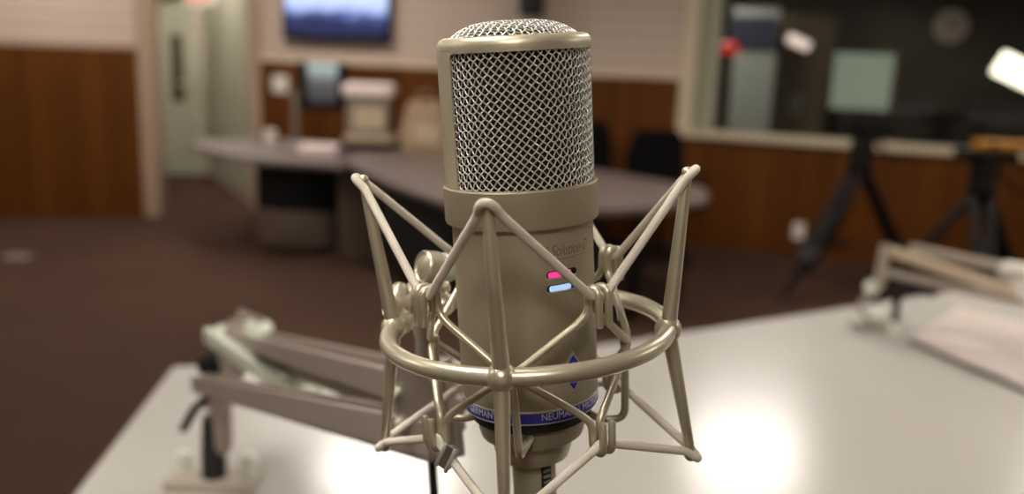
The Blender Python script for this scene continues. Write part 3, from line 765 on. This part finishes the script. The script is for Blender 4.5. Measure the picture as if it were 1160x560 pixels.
# red warning lamp on a dark post
c = cr(826, 55, 1.2)
o = cthing('warning_lamp', 'small red lamp on a dark post just inside the window', 'lamp', Vector((c.x, c.y, 0)))
MB().tube([(0, 0, 0.015), (0, 0, c.z - 0.05)], 0.05, 14).build('post', 'darkbrown', o)
MB().lathe([(0.0003, 0.015), (0.13, 0.015), (0.14, 0.0)], 24).build('base', 'black', o)
MB().sphere((0, 0, c.z), 0.085, 20, (1.1, 1.0, 0.8)).build('lamp_dome', 'redlamp', o)
# brown cabinet
mid, w, h = span(876, 20, 936, 150, 2.95)
o = cthing('control_room_cabinet', 'tall dark brown cabinet in the room behind the glass', 'cabinet', Vector((mid.x, mid.y, 0)))
MB().box(T(0, 0, 0.98), (w, 0.45, 1.96), 0.008).build('body', 'darkbrown', o)
for sg in (-1, 1):
    dd = MB().box(T(sg * w * 0.245, -0.235, 1.0), (w * 0.47, 0.02, 1.84), 0.004).build('door', 'darkbrown', o)
    MB().tube([(sg * 0.03, -0.25, 0.95), (sg * 0.03, -0.275, 0.97), (sg * 0.03, -0.275, 1.13), (sg * 0.03, -0.25, 1.15)], 0.006, 8).build('handle', 'zinc', dd)
# short tilted strip with a pinkish glow, on a hanger
c = cr(905, 48, 1.6)
o = cthing('glow_strip', 'short glowing pinkish strip hanging behind the glass', 'lamp', c)
MB().box(Matrix.Rotation(R(22), 4, 'Y'), (0.22, 0.05, 0.09), 0.03, 3).build('diffuser', 'strip', o)
MB().tube([(0, 0, 0.04), (0, 0, CEIL - c.z)], 0.006, 8).build('hanger', 'black', o)
# lit greenish window in the far wall
mid, w, h = span(944, 59, 1006, 126, CD - 0.06)
o = bpy.data.objects.new('window_2', None); COL.objects.link(o); o['kind'] = 'structure'; o.matrix_world = MWat(mid)
MB().box(T(0, 0, 0), (w, 0.02, h), 0.002).build('pane', 'greenpanel', o)
b = MB()
for sg in (-1, 1):
    b.box(T(sg * (w / 2 + 0.045), -0.01, 0), (0.09, 0.07, h + 0.18), 0.006); b.box(T(0, -0.01, sg * (h / 2 + 0.045)), (w, 0.07, 0.09), 0.006)
b.build('window_frame', 'darkbrown', o)
# clock
c = cr(1077, 30, CD - 0.10)
o = cthing('wall_clock', 'round pale clock on the dark wall behind the glass', 'clock', c)
RX = Matrix.Rotation(R(90), 4, 'X')
MB().lathe([(0.0003, 0.02), (0.17, 0.02), (0.19, 0.03), (0.20, 0.015), (0.20, -0.03)], 40, RX).build('case', 'darkbrown', o)
MB().lathe([(0.0003, 0.024), (0.168, 0.024), (0.170, 0.02)], 40, RX).build('face', 'clock', o)
for (a, l) in ((50, 0.13), (-20, 0.09)): MB().box(T(0, -0.027, 0) @ Matrix.Rotation(R(a), 4, 'Y') @ T(0, 0, l / 2), (0.014, 0.004, l), 0.001).build('hand', 'black', o)
# mixing desk with black screens
mid, w, h = span(1030, 75, 1150, 160, 1.5)
o = cthing('control_desk', 'long dark control desk behind the window sill', 'desk', wx((mid - K).dot(dirW) - 0.1, 1.1, 0))
MB().box(T(0, 0, 0.72), (2.6, 0.8, 0.05), 0.008).build('desk_top', 'deskedge', o)
for sg in (-1, 0, 1): MB().box(T(sg * 1.2, 0, 0.35), (0.06, 0.7, 0.69), 0.006).build('leg', 'deskedge', o)
MB().box(T(-0.4, -0.19, 0.80) @ Matrix.Rotation(R(10), 4, 'X'), (1.2, 0.34, 0.06), 0.01).build('mixing_surface', 'black', o)
for i, (px, py, nm) in enumerate(((1040, 118, 'nearest the lit green window'), (1095, 122, 'in the middle of the control desk'), (1150, 128, 'under the white lamp'))):
    c = cr(px, py, 1.36)
    mo = cthing('control_monitor', 'black monitor standing behind the glass, ' + nm, 'monitor', Vector((c.x, c.y, 0.7455)))
    mo['group'] = 'monitors on the control desk'
    zz = c.z - 0.7455
    MB().box(T(0, 0, zz), (0.36, 0.03, 0.30), 0.01).build('case', 'black', mo)
    MB().box(T(0, -0.017, zz), (0.33, 0.006, 0.27), 0.002).build('screen', 'rubber', mo)
    MB().tube([(0, 0.01, 0.03), (0, 0.01, zz)], 0.02, 12).build('stand', 'black', mo)
    MB().lathe([(0.0003, 0.012), (0.09, 0.012), (0.10, 0.0)], 24).build('foot', 'black', mo)
# bright white lamp
c = cr(1155, 82, 0.55)
o = cthing('video_lamp', 'bright white tilted lamp panel at the right edge of the window', 'lamp', c)
RT_ = Matrix.Rotation(R(24), 4, 'Y') @ Matrix.Rotation(R(6), 4, 'X')
MB().box(RT_, (0.36, 0.04, 0.19), 0.045, 4).build('diffuser', 'videolamp', o)
MB().box(RT_ @ T(0, 0.04, 0), (0.36, 0.04, 0.20), 0.02).build('housing', 'black', o)
MB().tube([(0, 0.05, 0.0), (0, 0.09, 0.02), (0, 0.09, CEIL - c.z)], 0.012, 10).build('hanger', 'black', o)

# ------------------------------------------------------------------ things on the walls
def on_wall(px, py, a, b):
    d = b - a; n_ = Vector((-d.y, d.x, 0)).normalized(); return on_plane(px, py, a, n_)
dB = (KB - BL).normalized(); nB = Vector((-dB.y, dB.x, 0))
MWB = basis(Vector(), dB, nB, Vector((0, 0, 1)))
def MBat(p): m = MWB.copy(); m.translation = p; return m
def wthing(name, label, cat, p):
    o = thing(name, label, cat, MBat(p)); bpy.context.view_layer.update(); return o
MT['tv'] = screen_mat('tv_picture', [(0.0, (0.008, 0.01, 0.035, 1)), (0.28, (0.02, 0.03, 0.11, 1)), (0.42, (0.12, 0.17, 0.42, 1)), (0.5, (0.45, 0.55, 0.95, 1)), (0.68, (0.62, 0.72, 1.0, 1)), (1.0, (0.42, 0.52, 0.9, 1))], 1.2, 5, 0.5)
a = on_wall(326, 43, BL, KB); c = on_wall(446, 52, BL, KB)
tvw = (c - a).dot(dB); tvb = (a.z + c.z) / 2; tvh = tvw * 0.57
tc_ = (a + c) / 2; tc_.z = tvb + tvh / 2
tv = wthing('television', 'wall-mounted flat television showing a bluish white picture', 'television', tc_)
MB().box(T(0, -0.07, 0), (tvw, 0.05, tvh), 0.008).build('case', 'black', tv)
MB().box(T(0, -0.097, 0.006), (tvw - 0.05, 0.006, tvh - 0.06), 0.001).build('screen', 'tv', tv)
MB().box(T(0, -0.0235, 0), (0.3, 0.045, 0.25), 0.004).build('wall_bracket', 'black', tv)
c = on_wall(606, 4, BL, KB)
o = wthing('wall_speaker', 'small dark loudspeaker on the wall above the microphone head', 'loudspeaker', c + Vector((0, 0, 0.05)))
MB().box(T(0, -0.13, 0), (0.17, 0.18, 0.30), 0.015).build('cabinet', 'black', o)
MB().lathe([(0.0003, 0.006), (0.03, 0.004), (0.06, 0.012), (0.066, 0.0)], 28, T(0, -0.222, -0.05) @ RX).build('woofer', 'rubber', o)
MB().lathe([(0.0003, 0.008), (0.015, 0.006), (0.024, 0.0)], 24, T(0, -0.222, 0.07) @ RX).build('tweeter', 'rubber', o)
MB().box(T(0, -0.0235, 0), (0.06, 0.045, 0.1), 0.004).build('bracket', 'black', o)
c = on_wall(319, 95, BL, KB)
o = wthing('wall_control_plate', 'square white plate on the wood panelling near its left end', 'switch plate', c)
MB().box(T(0, -0.033, 0), (0.145, 0.014, 0.15), 0.006).build('plate', 'white', o)
for sg in (-1, 1): MB().box(T(sg * 0.03, -0.042, 0), (0.03, 0.008, 0.06), 0.002).build('rocker', 'paper', o)
c = on_plane(905, 261, K, nW)
o = cthing('wall_outlet', 'white outlet plate low on the wood panelling below the window', 'outlet', c)
MB().box(T(0, -0.031, 0), (0.085, 0.010, 0.13), 0.004).build('plate', 'white', o)
for sg in (-1, 1): MB().box(T(0, -0.037, sg * 0.026), (0.032, 0.004, 0.028), 0.002).build('socket', 'paper', o)
c = at_z(19, 292, 0)
o = thing('floor_plate', 'pale flat floor socket plate on the dark carpet', 'floor plate', T(c.x, c.y, 0))
MB().box(T(0, 0, 0.006), (0.16, 0.12, 0.012), 0.003).build('plate', 'grey', o)
MB().box(T(0, 0, 0.014), (0.09, 0.06, 0.005), 0.001).build('lid', 'grey', o)

# ------------------------------------------------------------------ far desk
DZ = 0.70
def dz(px, py): p = at_z(px, py, DZ); return (p.x, p.y)
desk = thing('curved_desk', 'long far desk with mauve grey top and dark rounded end cabinet', 'desk', T(*at_z(340, 200, DZ).to_2d(), 0))
bpy.context.view_layer.update()
left = [dz(*p) for p in ((213, 160), (222, 166), (255, 174), (300, 181), (388, 187), (396, 176), (405, 164), (330, 158), (290, 156))]
part(MB().prism(left, DZ - 0.04, DZ, 0.006), 'end_top', 'desk', desk)
wing = [dz(*p) for p in ((396, 166), (387, 182), (440, 206), (503, 228), (600, 238), (690, 237), (770, 232), (797, 227), (804, 219), (796, 212), (670, 191), (520, 172))]
part(MB().prism(wing, DZ - 0.04, DZ + 0.0, 0.006), 'wing_top', 'desk', desk)
g0 = at_z(292, 283, 0); g1 = at_z(374, 290, 0)
cx = (g0 + g1) / 2; pw = (g1 - g0).length
def arcpoly(cx, cy, w, d, n=14, ang=0.0):
    o = [(-w / 2, d), (-w / 2, 0)]
    for i in range(1, n): t = i / n; o.append((-w / 2 + w * t, -0.10 * math.sin(PI * t)))
    o += [(w / 2, 0), (w / 2, d)]
    return [(cx + x * math.cos(ang) - y * math.sin(ang), cy + x * math.sin(ang) + y * math.cos(ang)) for x, y in o]
part(MB().prism(arcpoly(cx.x, cx.y + 0.05, pw, 0.42), 0.08, DZ - 0.04, 0.004), 'end_cabinet', 'black', desk)
part(MB().prism(arcpoly(cx.x, cx.y + 0.0, pw * 0.98, 0.12), 0.05, 0.31, 0.01), 'kick_panel', 'deskpanel', desk)
part(MB().prism(arcpoly(cx.x, cx.y + 0.09, pw * 0.9, 0.3), 0.0, 0.08), 'plinth', 'rubber', desk)
h0 = at_z(378, 292, 0); h1 = at_z(424, 296, 0)
part(slab(MB(), h0 + Vector((0.02, 0.05, 0)), h1 + Vector((0, 0.05, 0)), 0, DZ - 0.04, 0.4), 'side_panel', 'deskpanel', desk)
wv = [Vector((*dz(*p), 0)) for p in ((430, 200), (503, 222), (600, 231), (690, 230))]
for i in range(3):
    off = Vector((0, 0.16, 0))
    part(slab(MB(), wv[i] + off, wv[i + 1] + off, 0.12, DZ - 0.04, 0.03), 'modesty_panel', 'rubber', desk)
for (px, py) in ((728, 232), (778, 222)):
    p = at_z(px, py, DZ); part(MB().tube([(p.x, p.y + 0.12, 0.0), (p.x, p.y + 0.12, DZ - 0.04)], 0.03, 16), 'leg', 'black', desk)

# things on the far desk
def dthing(name, label, cat, px, py, z=DZ, rz=0.0):
    p = at_z(px, py, z); o = thing(name, label, cat, T(p.x, p.y, z + 0.0005) @ RZ(rz)); bpy.context.view_layer.update(); return o, p
o, p = dthing('desk_monitor', 'dark desk monitor on a post with pale blue-white picture', 'monitor', 334, 162)
MT['pic'] = screen_mat('monitor_picture', [(0.0, (0.03, 0.03, 0.035, 1)), (0.45, (0.12, 0.115, 0.11, 1)), (0.66, (0.16, 0.16, 0.16, 1)), (0.80, (0.42, 0.50, 0.48, 1)), (1.0, (0.5, 0.6, 0.58, 1))], 0.9, 4, 0.5)
q0 = at_y(366, 98, p.y - 0.02) - p
MB().box(T(q0.x, q0.y, q0.z), (0.40, 0.05, 0.38), 0.03, 3).build('case', 'black', o)
MB().box(T(q0.x, q0.y - 0.027, q0.z + 0.025), (0.23, 0.006, 0.31), 0.002).build('screen', MT['pic'], o)
MB().tube(fillet([(0, 0.03, 0.02), (0, 0.03, q0.z - 0.05), (q0.x, q0.y + 0.05, q0.z - 0.03)], 0.04), 0.022, 14).build('post', 'grey', o)
MB().lathe([(0.0003, 0.015), (0.08, 0.015), (0.09, 0.0)], 24, T(0, 0.03, 0)).build('foot', 'grey', o)
o, p = dthing('printer', 'beige box-shaped desktop printer with pinkish lid on the far desk', 'printer', 420, 169)
pxm = p.y / 1050.0
MB().box(T(0, 0.08, 0.03), (0.42, 0.34, 0.06), 0.008).build('stand', 'black', o)
MB().box(T(0, 0.08, 0.085), (0.40, 0.32, 0.05), 0.012).build('paper_tray', 'beige', o)
MB().box(T(-0.02, 0.08, 0.26), (0.32, 0.30, 0.30), 0.012).build('body', 'grey', o)
MB().box(T(0.0, -0.075, 0.25), (0.24, 0.012, 0.18), 0.006).build('front_panel', 'beige', o)
MB().box(T(-0.02, 0.07, 0.455), (0.38, 0.34, 0.09), 0.02).build('lid', 'paper', o)
# beige bag: a soft lumpy sack
o, p = dthing('cloth_bag', 'slouching beige cloth bag beside the printer on the far desk', 'bag', 480, 176)
V = []; n, L = 28, 12
for i in range(L + 1):
    t = i / L; z_ = 0.40 * t; w = 0.20 * (1 - 0.25 * t ** 2) * (0.9 + 0.1 * math.sin(5 * t)); dd = 0.13 * (1 - 0.72 * t ** 1.5)
    for k in range(n):
        a = 2 * PI * k / n; e = 1 + 0.07 * math.sin(3 * a + 6 * t) + 0.05 * math.sin(5 * a - 9 * t)
        cxx = math.copysign(abs(math.cos(a)) ** 0.6, math.cos(a)); syy = math.copysign(abs(math.sin(a)) ** 0.6, math.sin(a))
        V.append((w * e * cxx, 0.12 + dd * e * syy, z_))
Fs = [(i * n + k, i * n + (k + 1) % n, (i + 1) * n + (k + 1) % n, (i + 1) * n + k) for i in range(L) for k in range(n)]
Fs += [tuple(range(n))[::-1], tuple(L * n + k for k in range(n))]
MB().add(V, Fs).build('sack', 'cloth', o, 60)
MB().tube(spline([(-0.07, 0.12, 0.385), (-0.06, 0.11, 0.45), (0.0, 0.10, 0.475), (0.06, 0.11, 0.45), (0.07, 0.12, 0.385)]), 0.009, 10).build('handle', 'cloth', o)
MB().box(T(0.02, -0.012, 0.15) @ Matrix.Rotation(R(5), 4, 'Y'), (0.2, 0.03, 0.14), 0.012).build('pocket', 'beige', o)
# papers
o, p = dthing('paper_stack', 'loose stack of white papers near the front of the far desk', 'papers', 361, 173, DZ, R(8))
for i in range(5):
    MB().box(T(random.uniform(-.008, .008), random.uniform(-.008, .008), 0.006 + 0.011 * i) @ RZ(R(random.uniform(-5, 5))), (0.27, 0.22, 0.010), 0.002).build('sheaf', 'paper', o)
o, p = dthing('paper_cup', 'white cup standing on the left part of the far desk', 'cup', 306, 168)
MB().lathe([(0.0003, 0.003), (0.030, 0.003), (0.032, 0.0), (0.034, 0.004), (0.046, 0.135), (0.049, 0.138), (0.046, 0.141), (0.043, 0.135), (0.031, 0.008), (0.0003, 0.008)], 32).build('wall', 'white', o)
MB().lathe([(0.041, 0.092), (0.046, 0.092), (0.0445, 0.045), (0.037, 0.045)], 32).build('sleeve', 'paper', o)

# ------------------------------------------------------------------ chairs
def office_chair(px, py, D, rz, label):
    p = at_y(px, py, D); top = p.z
    o = thing('office_chair', label, 'chair', T(p.x, D, 0) @ RZ(rz), 'black office chairs along the back wall'); bpy.context.view_layer.update()
    V = []; nx, nz = 10, 12
    bh = 0.52; zb = top - bh
    for f in (0, 1):
        for j in range(nz + 1):
            for i in range(nx + 1):
                u = i / nx * 2 - 1; v = j / nz
                w = 0.225 * (1 - 0.28 * max(0, v - 0.55) ** 2 * 5 - 0.3 * max(0, 0.12 - v) * 5)
                yy = 0.05 * u * u * -1 + 0.04 * math.sin(v * PI) + (0.035 if f else -0.03) * (1 - 0.8 * max(abs(u), abs(2 * v - 1)) ** 6)
                V.append((u * w, 0.22 + yy, zb + bh * v))
    Fs = []; off = (nx + 1) * (nz + 1)
    for j in range(nz):
        for i in range(nx):
            a = j * (nx + 1) + i; q = (a, a + 1, a + nx + 2, a + nx + 1); Fs += [q, tuple(off + k for k in q[::-1])]
    edge = [i for i in range(nx + 1)] + [j * (nx + 1) + nx for j in range(1, nz + 1)] + [nz * (nx + 1) + i for i in range(nx - 1, -1, -1)] + [j * (nx + 1) for j in range(nz - 1, 0, -1)]
    for k in range(len(edge)):
        a, b2_ = edge[k], edge[(k + 1) % len(edge)]; Fs.append((a, b2_, off + b2_, off + a))
    MB().add(V, Fs).build('backrest', 'chair', o, 60)
    MB().box(T(0, -0.02, 0.46), (0.47, 0.46, 0.08), 0.035, 3).build('seat', 'chair', o)
    MB().tube(fillet([(0, 0.0, 0.43), (0, 0.27, 0.43), (0, 0.28, zb + 0.2)], 0.06), 0.018, 10).build('back_bracket', 'black', o)
    MB().tube([(0, 0, 0.09), (0, 0, 0.42)], 0.026, 14).build('gas_column', 'black', o)
    for k in range(5):
        a = 2 * PI * k / 5 + 0.3
        lg = MB().tube([(0.02 * math.cos(a), 0.02 * math.sin(a), 0.10), (0.27 * math.cos(a), 0.27 * math.sin(a), 0.065)], [0.022, 0.014], 10).build('leg', 'black', o)
        MB().lathe([(0.0003, -0.02), (0.02, -0.02), (0.026, -0.012), (0.026, 0.012), (0.02, 0.02), (0.0003, 0.02)], 16, T(0.27 * math.cos(a), 0.27 * math.sin(a), 0.0265) @ RX).build('caster', 'rubber', lg)
    for sg in (-1, 1):
        MB().tube(fillet([(sg * 0.2, 0.0, 0.44), (sg * 0.27, 0.0, 0.45), (sg * 0.27, 0.02, 0.64), (sg * 0.27, -0.16, 0.65)], 0.03), 0.015, 10).build('armrest', 'black', o)
    return o
office_chair(755, 150, 6.75, R(10), 'black office chair with tall rounded back nearest the window wall')
office_chair(662, 139, 7.15, R(-5), 'smaller-looking black office chair half hidden by the microphone head')
# ------------------------------------------------------------------ tripods
def tripod(label, apex, feet, head_top, spread=True, pan=0.0):
    o = thing('camera_tripod', label, 'tripod', T(apex.x, apex.y, 0), 'black camera tripods by the window'); bpy.context.view_layer.update()
    A0 = Vector((0, 0, apex.z))
    for f_ in feet:
        f2 = Vector((f_.x - apex.x, f_.y - apex.y, 0.02)); d = (f2 - A0); side = Vector((0, 0, 1)).cross(d).normalized() * 0.042
        s_ = A0 + d.normalized() * 0.06
        lg = MB(); mid_ = s_ + d * 0.62
        for sg in (-1, 1): lg.tube([s_ + side * sg, mid_ + side * sg], 0.025, 12)
        lg.tube([s_ + d * 0.30, s_ + d * 0.90], 0.024, 12)
        l_ = lg.build('leg', 'black', o)
        Mx_, L_ = along(mid_ - d * 0.03, mid_ + d * 0.03); MB().box(Mx_, (0.10, 0.15, 0.06), 0.01).build('leg_lock', 'rubber', l_)
        MB().sphere((f2.x, f2.y, 0.0235), 0.028, 14, (1, 1, 0.8)).build('rubber_foot', 'rubber', l_)
        MB().tube([s_ + side * 0.3 + d * 0.86, f2], 0.014, 10).build('lower_leg', 'black', l_)
        MB().tube([Vector((0, 0, apex.z * 0.38)), A0 + d * 0.66], 0.010, 8).build('spreader', 'black', l_)
    MB().lathe([(0.0003, -0.10), (0.05, -0.09), (0.085, -0.03), (0.085, 0.02), (0.05, 0.05), (0.0003, 0.055)], 24, T(*A0)).build('crown', 'black', o)
    hz = head_top - apex.z
    MB().lathe([(0.0003, 0.05), (0.075, 0.05), (0.082, 0.08), (0.068, hz * 0.6), (0.085, hz * 0.7), (0.082, hz - 0.02), (0.0003, hz - 0.015)], 24, T(*A0)).build('fluid_head', 'black', o)
    MB().box(T(0, 0, head_top - 0.005) @ RZ(pan), (0.32, 0.15, 0.06), 0.01).build('camera_plate', 'black', o)
    MB().tube([A0 + Vector((0.05, 0, hz * 0.75)), A0 + Vector((0.42 * math.cos(pan + 0.6), 0.42 * math.sin(pan + 0.6), hz * 0.75 - 0.22))], 0.011, 10).build('pan_bar', 'black', o)
    return o
f1 = at_z(887, 343, 0); f1b = at_z(1052, 300, 0); f1c = at_z(990, 300, 0)
apx = at_y(975, 186, f1.y + 0.30); ht = at_y(977, 138, f1.y + 0.30).z
f1b = apx + Vector((0.52, 0.14, 0)); f1c = apx + Vector((-0.1, 0.50, 0))
tripod('black camera tripod leaning its long leg left of the pale arm', apx, (f1, f1b, f1c), ht, pan=0.1)
D2 = 5.35
ap2 = at_y(1112, 212, D2); ht2 = at_y(1112, 172, D2).z - 0.016
tripod('black camera tripod carrying the yellow case by the right edge of the window', ap2, (ap2 + Vector((-0.50, 0.22, 0)), ap2 + Vector((0.46, 0.16, 0)), ap2 + Vector((-0.10, -0.52, 0))), ht2)
p = Vector((ap2.x + 0.10, ap2.y, ht2 + 0.0257))
o = thing('tool_case', 'yellow oblong case resting on top of the right tripod', 'case', T(*p)); bpy.context.view_layer.update()
MB().box(T(0, 0, 0.029), (0.34, 0.14, 0.058), 0.018, 3).build('shell', 'yellow', o)
MB().tube(fillet([(-0.06, 0, 0.054), (-0.06, 0, 0.08), (0.06, 0, 0.08), (0.06, 0, 0.054)], 0.015), 0.008, 10).build('handle', 'black', o)
for sx in (-0.1, 0.1): MB().box(T(sx, -0.072, 0.034), (0.03, 0.01, 0.03), 0.003).build('latch', 'black', o)

# ------------------------------------------------------------------ ceiling lights (two from the table's shine, the rest unseen, several added for brightness)
def mirror_spot(px, py):
    p = tz(px, py); d = ray(px, py); d = Vector((d.x, d.y, -d.z)); t = (CEIL - TZ) / d.z; return p + d * t
l1, l2 = mirror_spot(842, 525), mirror_spot(440, 548)
spots = [(l1.x, l1.y, 0.62, 0.62), (l2.x, l2.y, 0.72, 0.66), (3.3, 4.7, 0.6, 0.6), (-3.2, 4.6, 0.6, 0.6),
         (-0.6, 0.5, 0.6, 0.6), (1.4, 2.4, 0.6, 0.6), (-0.2, -1.1, 0.6, 0.6), (-2.9, 1.0, 0.6, 0.6), (3.0, 1.2, 0.6, 0.6), (-1.7, 6.9, 0.6, 0.6), (-3.6, 6.6, 0.6, 0.6)]
names = ['over the table right of the microphone', 'over the table left of the microphone', 'over the tripods', 'before the left wall', 'added above the microphone', 'added over the right half of the pale table', 'added behind the viewer', 'over the left floor', 'over the right table end', 'added over the far desk', 'added close to the left wall']
for (x, y, w, h), nm in zip(spots, names):
    o = thing('ceiling_light', 'square white ceiling light ' + nm, 'ceiling light', T(x, y, CEIL), 'ceiling lights')
    b = MB()
    for sg in (-1, 1):
        b.box(T(sg * (w / 2 + 0.015), 0, -0.02), (0.03, h + 0.06, 0.04), 0.004); b.box(T(0, sg * (h / 2 + 0.015), -0.02), (w, 0.03, 0.04), 0.004)
    b.build('frame', 'white', o)
    MB().box(T(0, 0, -0.016), (w, h, 0.02), 0.0).build('diffuser', 'lamp', o)
MT['controlfill'] = mat('control_fill_diffuser', rgb(230, 225, 215), 0.5, emit=(1.0, 0.94, 0.86, 1), estr=34)  # added unseen lamp that brightens the control room
pc_ = wx(-0.3, 1.6, CEIL)
o = thing('ceiling_light', 'added square ceiling light behind the glass', 'ceiling light', MWat(pc_), 'ceiling lights')
MB().box(T(0, 0, -0.016), (0.6, 0.6, 0.02)).build('diffuser', 'controlfill', o)
b = MB()
for sg in (-1, 1): b.box(T(sg * 0.315, 0, -0.02), (0.03, 0.66, 0.04), 0.004).box(T(0, sg * 0.315, -0.02), (0.6, 0.03, 0.04), 0.004)
b.build('frame', 'white', o)
pl_ = Vector((at_y(215, 100, 9.0).x, 9.0, CEIL))
o = thing('ceiling_light', 'added square white ceiling light in the doorway passage', 'ceiling light', T(*pl_), 'ceiling lights')  # unseen lamp, enlarged to brighten the passage
MB().box(T(0, 0, -0.016), (0.7, 0.7, 0.02)).build('diffuser', 'lamp', o)
b = MB()
for sg in (-1, 1): b.box(T(sg * 0.365, 0, -0.02), (0.03, 0.76, 0.04), 0.004).box(T(0, sg * 0.365, -0.02), (0.7, 0.03, 0.04), 0.004)
b.build('frame', 'white', o)

# ------------------------------------------------------------------ world, view
w = bpy.data.worlds.new('world'); S.world = w; w.use_nodes = True
w.node_tree.nodes['Background'].inputs[0].default_value = (0.02, 0.02, 0.02, 1)
S.view_settings.view_transform = 'Standard'; S.view_settings.look = 'None'
S.view_settings.exposure = 0.0; S.view_settings.gamma = 1.0; S.view_settings.use_curve_mapping = False
S.cycles.use_denoising = True; S.cycles.max_bounces = 8
S.cycles.sample_clamp_indirect = 8
